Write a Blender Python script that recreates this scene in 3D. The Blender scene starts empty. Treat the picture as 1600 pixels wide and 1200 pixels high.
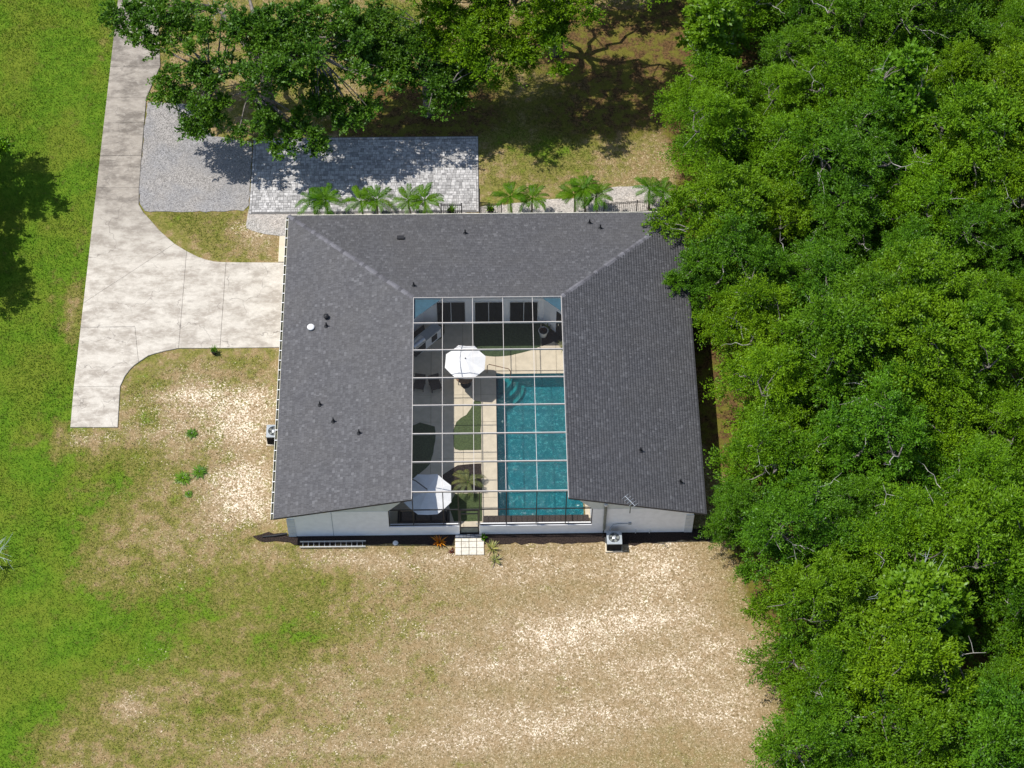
import bpy, math, random
import numpy as np
from mathutils import Vector, Matrix

S = bpy.context.scene
COL = S.collection
rng = np.random.default_rng(11)
random.seed(5)
PI = math.pi

# ------------------------------------------------------------------ camera, sky, sun, exposure
CAM = np.array([11.0046, -58.239, 102.2131])
F, PT, YW, RL = 3411.638, 0.98126279, 0.02566077, 0.01073581
fw = np.array([math.sin(YW)*math.cos(PT), math.cos(YW)*math.cos(PT), -math.sin(PT)])
_r = np.array([math.cos(YW), -math.sin(YW), 0.0]); _u = np.cross(_r, fw)
rt = _r*math.cos(RL) + _u*math.sin(RL); up = -_r*math.sin(RL) + _u*math.cos(RL)
cd = bpy.data.cameras.new('camera'); cam = bpy.data.objects.new('camera', cd); COL.objects.link(cam)
cam.matrix_world = Matrix(((rt[0], up[0], -fw[0], CAM[0]), (rt[1], up[1], -fw[1], CAM[1]),
                           (rt[2], up[2], -fw[2], CAM[2]), (0, 0, 0, 1)))
cd.sensor_width = 36; cd.lens = F/1600*36; cd.clip_start = 1; cd.clip_end = 3000
S.camera = cam

def at(px, py, z=0.0):
    """point at height z that the survey of the photograph puts at pixel (px, py)"""
    d = fw + rt*(px-800)/F - up*(py-600)/F
    t = (z-CAM[2])/d[2]
    P = CAM + d*t
    return (float(P[0]), float(P[1]))

SX, SY = 0.49, -0.06            # shadow shift per metre of height
sun_dir = Vector((SX, SY, -1)).normalized()
EL = math.asin(-sun_dir.z); AZ = math.atan2(-SX, -SY)
W = bpy.data.worlds.new('World'); S.world = W; W.use_nodes = True
wn = W.node_tree; bg = wn.nodes['Background']
sky = wn.nodes.new('ShaderNodeTexSky'); sky.sky_type = 'NISHITA'; sky.sun_disc = False
sky.sun_elevation = EL; sky.sun_rotation = AZ
wn.links.new(sky.outputs[0], bg.inputs[0]); bg.inputs[1].default_value = 0.13
sl = bpy.data.lights.new('sun', 'SUN'); sl.energy = 4.7; sl.angle = math.radians(0.55); sl.color = (1, 0.96, 0.9)
so = bpy.data.objects.new('sun', sl); COL.objects.link(so)
so.rotation_euler = sun_dir.to_track_quat('-Z', 'Y').to_euler(); so.location = (-40, 5, 90)
S.view_settings.view_transform = 'Standard'; S.view_settings.look = 'None'
S.view_settings.exposure = 0.2; S.view_settings.gamma = 1; S.view_settings.use_curve_mapping = False
S.cycles.max_bounces = 7; S.cycles.transparent_max_bounces = 12; S.cycles.use_denoising = True
S.cycles.caustics_reflective = False; S.cycles.caustics_refractive = False

# ------------------------------------------------------------------ materials
class NT:
    def __init__(s, m): s.t = m.node_tree; s.n = s.t.nodes; s.l = s.t.links
    def new(s, k, **kw):
        n = s.n.new(k)
        for a, v in kw.items(): setattr(n, a, v)
        return n
    def put(s, sock, v):
        if hasattr(v, 'is_linked') or hasattr(v, 'links'): s.l.new(v, sock)
        else:
            if isinstance(v, tuple) and len(v) == 3 and sock.type == 'RGBA': v = v+(1,)
            sock.default_value = v
    def math(s, op, a, b=0.0, clamp=False):
        n = s.new('ShaderNodeMath', operation=op, use_clamp=clamp); s.put(n.inputs[0], a); s.put(n.inputs[1], b); return n.outputs[0]
    def noise(s, scale, vec=None, detail=4, rough=0.55, dist=0):
        n = s.new('ShaderNodeTexNoise'); n.inputs['Scale'].default_value = scale; n.inputs['Detail'].default_value = detail
        n.inputs['Roughness'].default_value = rough; n.inputs['Distortion'].default_value = dist
        if vec is not None: s.l.new(vec, n.inputs['Vector'])
        return n.outputs['Fac']
    def ramp(s, v, lo, hi):
        n = s.new('ShaderNodeMapRange', interpolation_type='SMOOTHSTEP'); s.put(n.inputs[0], v); n.inputs[1].default_value = lo; n.inputs[2].default_value = hi
        return n.outputs[0]
    def mix(s, f, a, b, blend='MIX'):
        n = s.new('ShaderNodeMix', data_type='RGBA', blend_type=blend); s.put(n.inputs[0], f); s.put(n.inputs[6], a); s.put(n.inputs[7], b); return n.outputs[2]
    def pos(s): return s.new('ShaderNodeNewGeometry').outputs['Position']
    def island(s): return s.new('ShaderNodeNewGeometry').outputs['Random Per Island']
    def bump(s, h, strength=0.3, dist=0.05):
        n = s.new('ShaderNodeBump'); n.inputs['Strength'].default_value = strength; n.inputs['Distance'].default_value = dist; s.l.new(h, n.inputs['Height']); return n.outputs[0]

def base_mat(name):
    m = bpy.data.materials.new(name); m.use_nodes = True
    nt = NT(m); b = nt.n['Principled BSDF']; b.inputs['Specular IOR Level'].default_value = 0.3
    return m, nt, b

def mat(name, col, rough=0.7, var=0.18, scale=6, metal=0, bump=0.0, island=0.0, objvar=0.0, spec=0.3):
    """plain procedural surface: a colour with mottling, optional per-piece variation and fine relief"""
    m, nt, b = base_mat(name)
    p = nt.pos()
    f = nt.noise(scale, p, 5)
    dark = tuple(c*(1-var) for c in col); lite = tuple(min(1, c*(1+var)) for c in col)
    c = nt.mix(nt.ramp(f, .3, .7), dark, lite)
    if island:
        k = nt.math('MULTIPLY_ADD', nt.island(), 2*island); nt.n[-1].inputs[2].default_value = 1-island
        c = nt.mix(1.0, c, k, 'MULTIPLY')
    if objvar:
        r = nt.new('ShaderNodeObjectInfo').outputs['Random']
        k = nt.math('MULTIPLY_ADD', r, 2*objvar); nt.n[-1].inputs[2].default_value = 1-objvar
        c = nt.mix(1.0, c, k, 'MULTIPLY')
    nt.put(b.inputs['Base Color'], c); b.inputs['Roughness'].default_value = rough; b.inputs['Metallic'].default_value = metal
    b.inputs['Specular IOR Level'].default_value = spec
    if bump: nt.l.new(nt.bump(nt.noise(scale*5, p, 4), bump), b.inputs['Normal'])
    return m

def leaf_mat(name, dark, lite, trans=0.35, objvar=0.18, yellow=None, gloss=.022):
    m, nt, b = base_mat(name)
    nt.n.remove(b)
    out = nt.n['Material Output']
    c = nt.mix(nt.island(), dark, lite)
    big = nt.ramp(nt.noise(.45, nt.pos(), 2), .35, .65)
    c = nt.mix(nt.math('MULTIPLY', big, .45), c, tuple(x*y for x, y in zip(lite, (1.25, 1.1, .8))))
    r = nt.new('ShaderNodeObjectInfo').outputs['Random']
    c = nt.mix(nt.math('MULTIPLY', nt.ramp(nt.math('FRACT', nt.math('MULTIPLY', r, 7.3)), .3, 1.0), .6), c, nt.mix(1.0, c, (1.25, 1.06, .8), 'MULTIPLY'))
    k = nt.math('MULTIPLY_ADD', r, 2*objvar); nt.n[-1].inputs[2].default_value = 1-objvar
    c = nt.mix(1.0, c, k, 'MULTIPLY')
    d = nt.new('ShaderNodeBsdfDiffuse'); t = nt.new('ShaderNodeBsdfTranslucent'); g = nt.new('ShaderNodeBsdfGlossy')
    g.inputs['Roughness'].default_value = .42; g.inputs['Color'].default_value = (.8, .85, .8, 1)
    nt.l.new(c, d.inputs[0]); nt.l.new(nt.mix(1.0, c, (1.25, 1.3, .5), 'MULTIPLY'), t.inputs[0])
    a = nt.new('ShaderNodeMixShader'); a.inputs[0].default_value = trans; nt.l.new(d.outputs[0], a.inputs[1]); nt.l.new(t.outputs[0], a.inputs[2])
    e = nt.new('ShaderNodeMixShader'); e.inputs[0].default_value = gloss; nt.l.new(a.outputs[0], e.inputs[1]); nt.l.new(g.outputs[0], e.inputs[2])
    nt.l.new(e.outputs[0], out.inputs[0])
    return m

M = {}
M['white_wall'] = mat('white_stucco', (.88, .88, .88), .85, .04, 3, bump=.12)
M['siding'] = mat('pale_siding', (.62, .65, .62), .7, .06, 2)
M['quoin'] = mat('quoin_plaster', (.62, .64, .65), .85, .06, 5, bump=.1, objvar=.06)
M['soffit'] = mat('soffit_paint', (.6, .6, .58), .8, .05)
M['fascia'] = mat('dark_fascia', (.045, .045, .048), .6)
M['gutter_lip'] = mat('cream_gutter', (.62, .6, .5), .5, .1)
M['gutter_in'] = mat('wet_gutter_bottom', (.06, .06, .035), .6, .4, 9)
M['white_metal'] = mat('white_metal', (.75, .75, .74), .4, .06)
M['alu'] = mat('aluminium', (.62, .64, .66), .38, .1, 8, metal=.75)
M['cage'] = mat('cream_frame', (.46, .43, .4), .45, .06)
M['bronze'] = mat('dark_bronze_frame', (.025, .025, .027), .45)
M['black'] = mat('black_metal', (.018, .018, .02), .5)
M['black_plastic'] = mat('black_plastic', (.02, .02, .022), .55)
M['grey_paint'] = mat('grey_paint', (.33, .36, .38), .5, .06)
M['grey_pipe'] = mat('weathered_pipe', (.2, .21, .18), .6, .2)
M['bark'] = mat('grey_bark', (.17, .15, .13), .95, .35, 5, bump=.5)
M['bare'] = mat('pale_dead_wood', (.42, .4, .36), .9, .2, 5)
M['bare_blue'] = mat('pale_bare_twigs', (.4, .46, .44), .9, .15, 5)
M['canvas'] = mat('white_canvas', (.8, .8, .79), .85, .04, 3)
M['sofa'] = mat('dark_woven_resin', (.05, .04, .035), .8, .3, 20)
M['cushion'] = mat('grey_brown_cushion', (.12, .1, .09), .95, .15, 9)
M['wood'] = mat('brown_wood', (.2, .12, .07), .7, .3, 8)
M['mulch'] = mat('dark_mulch', (.03, .02, .016), .95, .6, 14, bump=.8)
M['litter'] = mat('fallen_leaves', (.16, .1, .05), .95, .5, 9, bump=.6)
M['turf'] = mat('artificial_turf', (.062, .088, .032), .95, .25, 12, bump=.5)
M['turf_shaded'] = mat('shaded_artificial_turf', (.045, .07, .03), .95, .25, 12, bump=.5)  # same turf with shade put into its colour, for patches under the roof edges
M['mat'] = mat('black_rubber_mat', (.02, .02, .022), .95, .2, 20)
M['blue'] = mat('blue_corner_sheet', (.03, .085, .12), .6, .1)
M['ceramic'] = mat('white_ceramic', (.62, .63, .6), .4, .06)
M['soil'] = mat('potting_soil', (.03, .024, .018), .95, .3, 12)
M['leaf_oak'] = leaf_mat('oak_leaf', (.02, .075, .003), (.135, .28, .009), .2, .12, gloss=.012)
M['leaf_deep'] = leaf_mat('deep_green_oak_leaf', (.016, .066, .004), (.1, .24, .011), .2, .14, gloss=.014)
M['leaf_light'] = leaf_mat('light_green_oak_leaf', (.024, .083, .003), (.145, .29, .011), .22, .1, gloss=.012)
M['leaf_dark'] = leaf_mat('dark_oak_leaf', (.016, .058, .005), (.085, .19, .014), .28, .1)
M['leaf_bright'] = leaf_mat('bright_leaf', (.07, .17, .006), (.17, .33, .016), .35, .08)
M['leaf_pine'] = leaf_mat('tall_green_leaf', (.05, .14, .005), (.12, .26, .012), .3, .06)
M['frond'] = leaf_mat('palm_frond', (.01, .06, .003), (.09, .205, .006), .3, .2, gloss=.012)
M['frond_dust'] = leaf_mat('dusty_palm_frond', (.09, .13, .035), (.2, .22, .08), .25, .1)
M['frond_y'] = leaf_mat('yellowing_palm_frond', (.22, .26, .02), (.4, .4, .04), .3, .2)
M['croton'] = leaf_mat('croton_leaf', (.32, .05, .012), (.6, .27, .02), .2, .05)
M['agave'] = leaf_mat('pale_spiky_leaf', (.12, .16, .04), (.36, .36, .14), .2, .1)
M['dark_plant'] = leaf_mat('dark_red_leaf', (.03, .008, .006), (.08, .02, .012), .2, .1)
M['weed'] = leaf_mat('weed_leaf', (.05, .13, .01), (.1, .22, .015), .3, .1)
M['palm_trunk'] = mat('palm_trunk', (.26, .23, .17), .9, .3, 8)

def glass_mat():
    m, nt, b = base_mat('dark_door_glass'); nt.put(b.inputs['Base Color'], nt.mix(nt.noise(1.2, nt.pos(), 2), (.006, .008, .009), (.016, .018, .02)))
    b.inputs['Roughness'].default_value = .08; b.inputs['Specular IOR Level'].default_value = .5; return m
M['glass'] = glass_mat()

def screen_mat(name='insect_screen', clear=.87):
    m, nt, b = base_mat(name); nt.put(b.inputs['Base Color'], nt.mix(nt.noise(30, nt.pos(), 1), (.03, .03, .031), (.045, .045, .047))); b.inputs['Roughness'].default_value = .7
    t = nt.new('ShaderNodeBsdfTransparent'); x = nt.new('ShaderNodeMixShader'); x.inputs[0].default_value = clear
    nt.l.new(b.outputs[0], x.inputs[1]); nt.l.new(t.outputs[0], x.inputs[2]); nt.l.new(x.outputs[0], nt.n['Material Output'].inputs[0]); return m
M['screen'] = screen_mat()

def water_mat():
    m, nt, b = base_mat('pool_water'); nt.n.remove(b)
    p = nt.pos()
    h = nt.math('ADD', nt.noise(2.6, p, 4, .65, 1.2), nt.math('MULTIPLY', nt.noise(9, p, 3, .6, .8), .35))
    nm = nt.bump(h, .5, .12)
    t = nt.new('ShaderNodeBsdfTransparent'); t.inputs[0].default_value = (.42, .84, .9, 1)
    d = nt.new('ShaderNodeBsdfDiffuse'); d.inputs[0].default_value = (.012, .11, .135, 1)
    g = nt.new('ShaderNodeBsdfGlossy'); g.inputs['Roughness'].default_value = .09; nt.l.new(nm, g.inputs['Normal'])
    fr = nt.new('ShaderNodeFresnel'); fr.inputs[0].default_value = 1.5; nt.l.new(nm, fr.inputs['Normal'])
    a = nt.new('ShaderNodeMixShader'); a.inputs[0].default_value = .3; nt.l.new(t.outputs[0], a.inputs[1]); nt.l.new(d.outputs[0], a.inputs[2])
    e = nt.new('ShaderNodeMixShader'); nt.l.new(fr.outputs[0], e.inputs[0]); nt.l.new(a.outputs[0], e.inputs[1]); nt.l.new(g.outputs[0], e.inputs[2])
    nt.l.new(e.outputs[0], nt.n['Material Output'].inputs[0]); return m
M['water'] = water_mat()

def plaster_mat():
    m, nt, b = base_mat('sparkle_pool_plaster'); p = nt.pos()
    sp = nt.ramp(nt.noise(6.0, p, 5, .72, .9), .5, .66)  # bright specks paint the sparkle of rippled water into the plaster colour
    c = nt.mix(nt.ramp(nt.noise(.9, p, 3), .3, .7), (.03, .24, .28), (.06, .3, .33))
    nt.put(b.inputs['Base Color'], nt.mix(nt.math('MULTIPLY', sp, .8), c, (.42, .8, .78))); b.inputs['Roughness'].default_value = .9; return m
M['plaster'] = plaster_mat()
M['step'] = mat('teal_pool_step', (.05, .42, .38), .8, .12, 5)

def shingle_mat():
    m, nt, b = base_mat('asphalt_shingle'); p = nt.pos(); r = nt.island()
    c = nt.mix(nt.ramp(r, .1, .8), (.086, .085, .09), (.114, .113, .119))
    c = nt.mix(nt.ramp(r, .92, .99), c, (.15, .149, .156))
    c = nt.mix(nt.math('MULTIPLY', nt.ramp(nt.noise(.35, p, 4), .35, .7), .35), c, (.115, .11, .106))
    c = nt.mix(nt.math('MULTIPLY', nt.ramp(nt.noise(55, p, 2), .35, .7), .4), c, (.05, .05, .055))
    nt.put(b.inputs['Base Color'], c); b.inputs['Roughness'].default_value = .92; b.inputs['Specular IOR Level'].default_value = .2
    nt.l.new(nt.bump(nt.noise(60, p, 2), .5, .01), b.inputs['Normal']); return m
M['shingle'] = shingle_mat()
M['cap'] = mat('cap_shingle', (.112, .11, .12), .92, .15, 30, objvar=.4)

def concrete_mat():
    m, nt, b = base_mat('old_concrete'); p = nt.pos()
    mp = nt.new('ShaderNodeMapping'); mp.inputs['Scale'].default_value = (.8, 1.5, 1); nt.l.new(p, mp.inputs['Vector'])
    n1 = nt.noise(.8, mp.outputs[0], 7, .68); n2 = nt.noise(3.0, mp.outputs[0], 6, .72, .6); n3 = nt.noise(28, p, 3)
    sep = nt.new('ShaderNodeSeparateXYZ'); nt.l.new(p, sep.inputs[0])
    # the strip by the road is greyer (older, lichen) than the apron by the garage
    old = nt.ramp(nt.math('ADD', sep.outputs[1], nt.math('MULTIPLY', n2, 6)), 21, 28)
    c = nt.mix(nt.ramp(n1, .36, .62), (.33, .292, .243), (.52, .48, .412))
    c = nt.mix(old, c, nt.mix(nt.ramp(n1, .35, .62), (.15, .13, .108), (.32, .285, .24)))
    c = nt.mix(nt.math('MULTIPLY', nt.ramp(n2, .47, .7), nt.math('MULTIPLY_ADD', old, -.3)), c, (.64, .595, .52))
    [n for n in nt.n if n.type == 'MATH' and n.operation == 'MULTIPLY_ADD'][-1].inputs[2].default_value = .55
    c = nt.mix(nt.math('MULTIPLY', nt.ramp(n2, .46, .3), .5), c, (.25, .22, .19))
    c = nt.mix(nt.math('MULTIPLY', nt.ramp(n3, .4, .7), .18), c, (.22, .2, .18))
    w = nt.new('ShaderNodeVectorMath', operation='ADD'); nt.l.new(p, w.inputs[0])
    nz = nt.new('ShaderNodeTexNoise'); nz.inputs['Scale'].default_value = 1.4; nt.l.new(p, nz.inputs['Vector']); nt.l.new(nz.outputs['Color'], w.inputs[1])
    v = nt.new('ShaderNodeTexVoronoi', feature='DISTANCE_TO_EDGE'); v.inputs['Scale'].default_value = .42; nt.l.new(w.outputs[0], v.inputs['Vector'])
    crack = nt.math('MULTIPLY', nt.ramp(v.outputs['Distance'], .011, .002), nt.ramp(nt.noise(.5, p, 2), .42, .56))
    c = nt.mix(nt.math('MULTIPLY', crack, .6), c, (.17, .15, .13))
    nt.put(b.inputs['Base Color'], c); b.inputs['Roughness'].default_value = .93
    nt.l.new(nt.bump(nt.math('SUBTRACT', n3, crack), .35, .02), b.inputs['Normal']); return m
M['concrete'] = concrete_mat()
M['deck'] = mat('beige_deck', (.56, .49, .37), .85, .07, 2.5, bump=.1)
M['paver'] = mat('grey_paver', (.375, .365, .355), .9, .2, 5, bump=.3, island=.32)
M['paver_joint'] = mat('paver_sand', (.13, .125, .12), .95, .2)
M['tile'] = mat('cream_stepping_tile', (.6, .56, .47), .8, .14, 8, objvar=.07)
M['brick'] = mat('grey_edging_brick', (.22, .23, .25), .9, .2, 9, objvar=.2)

def gravel_mat(name, a, bcol):
    m, nt, b = base_mat(name); p = nt.pos()
    v = nt.new('ShaderNodeTexVoronoi'); v.inputs['Scale'].default_value = 17; nt.l.new(p, v.inputs['Vector'])
    g = nt.new('ShaderNodeSeparateColor'); nt.l.new(v.outputs['Color'], g.inputs[0])
    c = nt.mix(g.outputs[0], tuple(x*.55 for x in a), tuple(min(1, x*1.4) for x in a))
    c = nt.mix(nt.ramp(nt.noise(.45, p, 4), .35, .65), c, nt.mix(g.outputs[1], tuple(x*.55 for x in bcol), tuple(min(1, x*1.4) for x in bcol)))
    nt.put(b.inputs['Base Color'], c); b.inputs['Roughness'].default_value = .95
    nt.l.new(nt.bump(v.outputs['Distance'], .8, .03), b.inputs['Normal']); return m
M['gravel'] = gravel_mat('grey_gravel', (.24, .234, .232), (.275, .258, .24))
M['gravel_warm'] = gravel_mat('pale_gravel', (.4, .36, .32), (.36, .34, .31))

def ground_mat():
    m, nt, b = base_mat('lawn_and_sand'); p = nt.pos()
    at_ = nt.new('ShaderNodeAttribute', attribute_name='mask'); s = nt.new('ShaderNodeSeparateColor'); nt.l.new(at_.outputs['Color'], s.inputs[0])
    G, Sd, L = s.outputs[0], s.outputs[1], s.outputs[2]
    nf = nt.noise(7.5, p, 5, .68, .9); nf2 = nt.noise(14, p, 4, .6); nm = nt.noise(1.5, p, 5, .6); nl = nt.noise(.3, p, 3); ns = nt.noise(10.5, p, 5, .72, .7)
    base = nt.mix(nt.ramp(nm, .36, .64), (.265, .19, .092), (.175, .148, .05))
    base = nt.mix(nt.math('MULTIPLY', nt.ramp(nt.math('ADD', nf2, nt.math('MULTIPLY', nt.math('SUBTRACT', nm, .5), .25)), .52, .66), .75), base, (.62, .5, .33))
    base = nt.mix(nt.math('MULTIPLY', nt.ramp(nf, .48, .34), .75), base, (.12, .09, .03))
    base = nt.mix(nt.math('MULTIPLY', nt.ramp(nt.math('ADD', Sd, nt.math('MULTIPLY', nt.math('SUBTRACT', nm, .5), .7)), .14, .55), .6), base, nt.mix(nt.ramp(nf, .36, .66), (.17, .118, .06), (.44, .325, .21)))
    half = nt.mix(nt.ramp(nf, .35, .65), (.085, .1, .012), (.235, .205, .06))
    k1 = nt.math('ADD', G, nt.math('ADD', nt.math('MULTIPLY', nt.math('SUBTRACT', nm, .5), 1.5), nt.math('MULTIPLY', nt.math('SUBTRACT', nf, .5), .9)))
    base = nt.mix(nt.ramp(k1, .16, .5), base, half)
    lawn = nt.mix(nt.ramp(nm, .3, .7), (.052, .135, .006), (.115, .195, .014))
    lawn = nt.mix(nt.math('MULTIPLY', nt.ramp(nf, .45, .7), .3), lawn, (.17, .24, .02))
    lawn = nt.mix(nt.math('MULTIPLY', nt.ramp(nl, .42, .62), .5), lawn, nt.mix(nf, (.1, .125, .01), (.22, .21, .035)))
    base = nt.mix(nt.ramp(k1, .58, .92), base, lawn)
    lit = nt.mix(nt.ramp(nf, .35, .65), (.045, .028, .012), (.16, .095, .04))
    lit = nt.mix(nt.ramp(nm, .42, .6), lit, nt.mix(nf, (.06, .062, .008), (.2, .18, .035)))
    base = nt.mix(nt.ramp(nt.math('ADD', L, nt.math('MULTIPLY', nt.math('SUBTRACT', nm, .5), .7)), .35, .65), base, lit)
    k2 = nt.math('ADD', nt.math('MULTIPLY', Sd, .85), nt.math('ADD', nt.math('MULTIPLY', nt.math('SUBTRACT', nm, .5), .55), nt.math('MULTIPLY', nt.math('SUBTRACT', ns, .5), 2.5)))
    base = nt.mix(nt.ramp(k2, .46, .72), base, nt.mix(nt.ramp(k2, .5, .95), (.5, .385, .26), (.84, .74, .59)))
    nt.put(b.inputs['Base Color'], base); b.inputs['Roughness'].default_value = .97; b.inputs['Specular IOR Level'].default_value = .1
    nt.l.new(nt.bump(nt.math('ADD', nf, nf2), .55, .07), b.inputs['Normal']); return m
M['ground'] = ground_mat()

def blade_mat():
    m, nt, b = base_mat('grass_blade')
    a = nt.new('ShaderNodeAttribute', attribute_name='tint'); nt.l.new(a.outputs['Color'], b.inputs['Base Color']); b.inputs['Roughness'].default_value = .9; b.inputs['Specular IOR Level'].default_value = .1; return m
M['blade'] = blade_mat()

# ------------------------------------------------------------------ mesh helpers
class MB:
    def __init__(s): s.v = []; s.f = []; s.smooth = False
    def add(s, vs, fs):
        o = len(s.v); s.v.extend([tuple(map(float, q)) for q in vs]); s.f.extend([tuple(i+o for i in f) for f in fs]); return s
    def box(s, x0, y0, z0, x1, y1, z1):
        return s.add([(x0,y0,z0),(x1,y0,z0),(x1,y1,z0),(x0,y1,z0),(x0,y0,z1),(x1,y0,z1),(x1,y1,z1),(x0,y1,z1)],
                     [(3,2,1,0),(4,5,6,7),(0,1,5,4),(1,2,6,5),(2,3,7,6),(3,0,4,7)])
    def bevel_box(s, x0, y0, z0, x1, y1, z1, b):
        return s.add([(x0,y0,z0),(x1,y0,z0),(x1,y1,z0),(x0,y1,z0),(x0,y0,z1-b),(x1,y0,z1-b),(x1,y1,z1-b),(x0,y1,z1-b),
                      (x0+b,y0+b,z1),(x1-b,y0+b,z1),(x1-b,y1-b,z1),(x0+b,y1-b,z1)],
                     [(0,1,5,4),(1,2,6,5),(2,3,7,6),(3,0,4,7),(4,5,9,8),(5,6,10,9),(6,7,11,10),(7,4,8,11),(8,9,10,11)])
    def obox(s, p, q, w, h):
        """bar from p to q with width w across and height h"""
        p, q = Vector(p), Vector(q); d = (q-p).normalized(); a = Vector((0,0,1)) if abs(d.z) < .95 else Vector((0,1,0))
        u = d.cross(a).normalized()*w/2; v = u.cross(d).normalized()*h/2
        vs = [p-u-v, p+u-v, p+u+v, p-u+v, q-u-v, q+u-v, q+u+v, q-u+v]
        return s.add(vs, [(0,1,2,3),(7,6,5,4),(0,4,5,1),(1,5,6,2),(2,6,7,3),(3,7,4,0)])
    def prism(s, poly, z0, z1):
        n = len(poly)
        a = sum(poly[i][0]*poly[(i+1)%n][1]-poly[(i+1)%n][0]*poly[i][1] for i in range(n))
        if a < 0: poly = poly[::-1]
        return s.add([(x,y,z0) for x,y in poly]+[(x,y,z1) for x,y in poly],
                     [tuple(range(n, 2*n)), tuple(range(n))[::-1]]+[(i,(i+1)%n,n+(i+1)%n,n+i) for i in range(n)])
    def tube(s, pts, rad, n=6, cap=True):
        pts = [Vector(p) for p in pts]; o = len(s.v)
        if not hasattr(rad, '__len__'): rad = [rad]*len(pts)
        for i, p in enumerate(pts):
            d = (pts[min(i+1, len(pts)-1)]-pts[max(i-1, 0)]).normalized()
            a = Vector((0,0,1)) if abs(d.z) < .9 else Vector((1,0,0))
            u = d.cross(a).normalized(); v = u.cross(d)
            for k in range(n):
                t = 2*PI*k/n; s.v.append(tuple(p+(u*math.cos(t)+v*math.sin(t))*rad[i]))
        for i in range(len(pts)-1):
            for k in range(n):
                s.f.append((o+i*n+k, o+i*n+(k+1)%n, o+(i+1)*n+(k+1)%n, o+(i+1)*n+k))
        if cap: s.f.append(tuple(o+k for k in range(n))[::-1]); s.f.append(tuple(o+(len(pts)-1)*n+k for k in range(n)))
        return s
    def lathe(s, prof, c=(0,0,0), n=16):
        o = len(s.v)
        for r, z in prof:
            for k in range(n):
                t = 2*PI*k/n; s.v.append((c[0]+r*math.cos(t), c[1]+r*math.sin(t), c[2]+z))
        for i in range(len(prof)-1):
            for k in range(n): s.f.append((o+i*n+k, o+i*n+(k+1)%n, o+(i+1)*n+(k+1)%n, o+(i+1)*n+k))
        s.f.append(tuple(o+(len(prof)-1)*n+k for k in range(n))); s.f.append(tuple(o+k for k in range(n))[::-1])
        return s
    def mesh(s, name):
        me = bpy.data.meshes.new(name); me.from_pydata(s.v, [], s.f); me.update()
        if s.smooth: me.shade_smooth()
        return me

def link(name, me, m, parent=None, loc=None):
    if isinstance(me, MB): me = me.mesh(name)
    if m is not None and not me.materials: me.materials.append(m)
    o = bpy.data.objects.new(name, me); COL.objects.link(o)
    if parent: o.parent = parent
    if loc is not None: o.location = loc
    return o
def thing(name, label, cat, loc=(0,0,0), rz=0, group=None):
    o = bpy.data.objects.new(name, None); o.empty_display_size = .3; COL.objects.link(o)
    o.location = loc; o.rotation_euler = (0, 0, rz); return tag(o, label, cat, group)
def tag(o, label, cat, group=None):
    o['label'] = label; o['category'] = cat
    if group: o['group'] = group
    return o
def struct(o, kind='structure'): o['kind'] = kind; return o
def dup(root, loc, rz=0, sc=1.0, label=None):
    r = root.copy(); COL.objects.link(r); r.location = loc; r.rotation_euler = (0, 0, rz); r.scale = (sc, sc, sc)
    if label: r['label'] = label
    for ch in root.children:
        c = ch.copy(); COL.objects.link(c); c.parent = r
        for g in ch.children:
            d = g.copy(); COL.objects.link(d); d.parent = c
    return r
def np_mesh(name, V, Q, nper):
    """mesh from numpy arrays; every face has nper corners"""
    me = bpy.data.meshes.new(name); V = np.asarray(V, np.float32).reshape(-1, 3); Q = np.asarray(Q, np.int32).reshape(-1, nper)
    me.vertices.add(len(V)); me.vertices.foreach_set('co', V.ravel())
    me.loops.add(Q.size); me.loops.foreach_set('vertex_index', Q.ravel())
    me.polygons.add(len(Q)); me.polygons.foreach_set('loop_start', np.arange(len(Q), dtype=np.int32)*nper)
    me.polygons.foreach_set('loop_total', np.full(len(Q), nper, np.int32))
    me.update(calc_edges=True); return me

# ------------------------------------------------------------------ ground
def vnoise(X, Y, sc, seed):
    g = np.random.default_rng(seed).random((128, 128)); x = X*sc+500.3; y = Y*sc+500.7
    i = np.floor(x).astype(int); j = np.floor(y).astype(int); fx = x-i; fy = y-j; fx = fx*fx*(3-2*fx); fy = fy*fy*(3-2*fy)
    a = g[i%128, j%128]; b = g[(i+1)%128, j%128]; c = g[i%128, (j+1)%128]; d = g[(i+1)%128, (j+1)%128]
    return (a*(1-fx)+b*fx)*(1-fy)+(c*(1-fx)+d*fx)*fy
def fbm(X, Y, sc, seed): return (vnoise(X, Y, sc, seed)+.5*vnoise(X, Y, sc*2.1, seed+1)+.25*vnoise(X, Y, sc*4.3, seed+2))/1.75
def blobs(X, Y, lst):
    o = np.zeros_like(X)
    for px, py, rx, ry, s in lst:
        x, y = at(px, py); o = o+s*np.exp(-(((X-x)/(rx/27.5))**2+((Y-y)/(ry/22.8))**2))
    return o
GREEN = [(480,980,60,40,.3),(420,1010,70,30,.2),(500,1080,150,60,.12),(230,1000,60,50,.45),(235,650,18,18,.5),(560,960,120,40,.18),(310,960,110,60,.2),
         (270,340,50,16,.35),(230,590,30,50,.25),(1160,890,40,40,.22),(1040,930,60,30,.1),(850,210,160,70,.5),(860,120,160,90,.35),(620,30,60,40,.6),(470,100,60,60,.3),(880,320,120,16,.3),(860,265,110,40,.22),(1000,230,40,60,.2),(780,300,30,25,.3),
         (480,900,60,20,.2),(170,740,80,50,.25),(860,1090,50,30,.1),(390,560,60,15,.2)]
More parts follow.
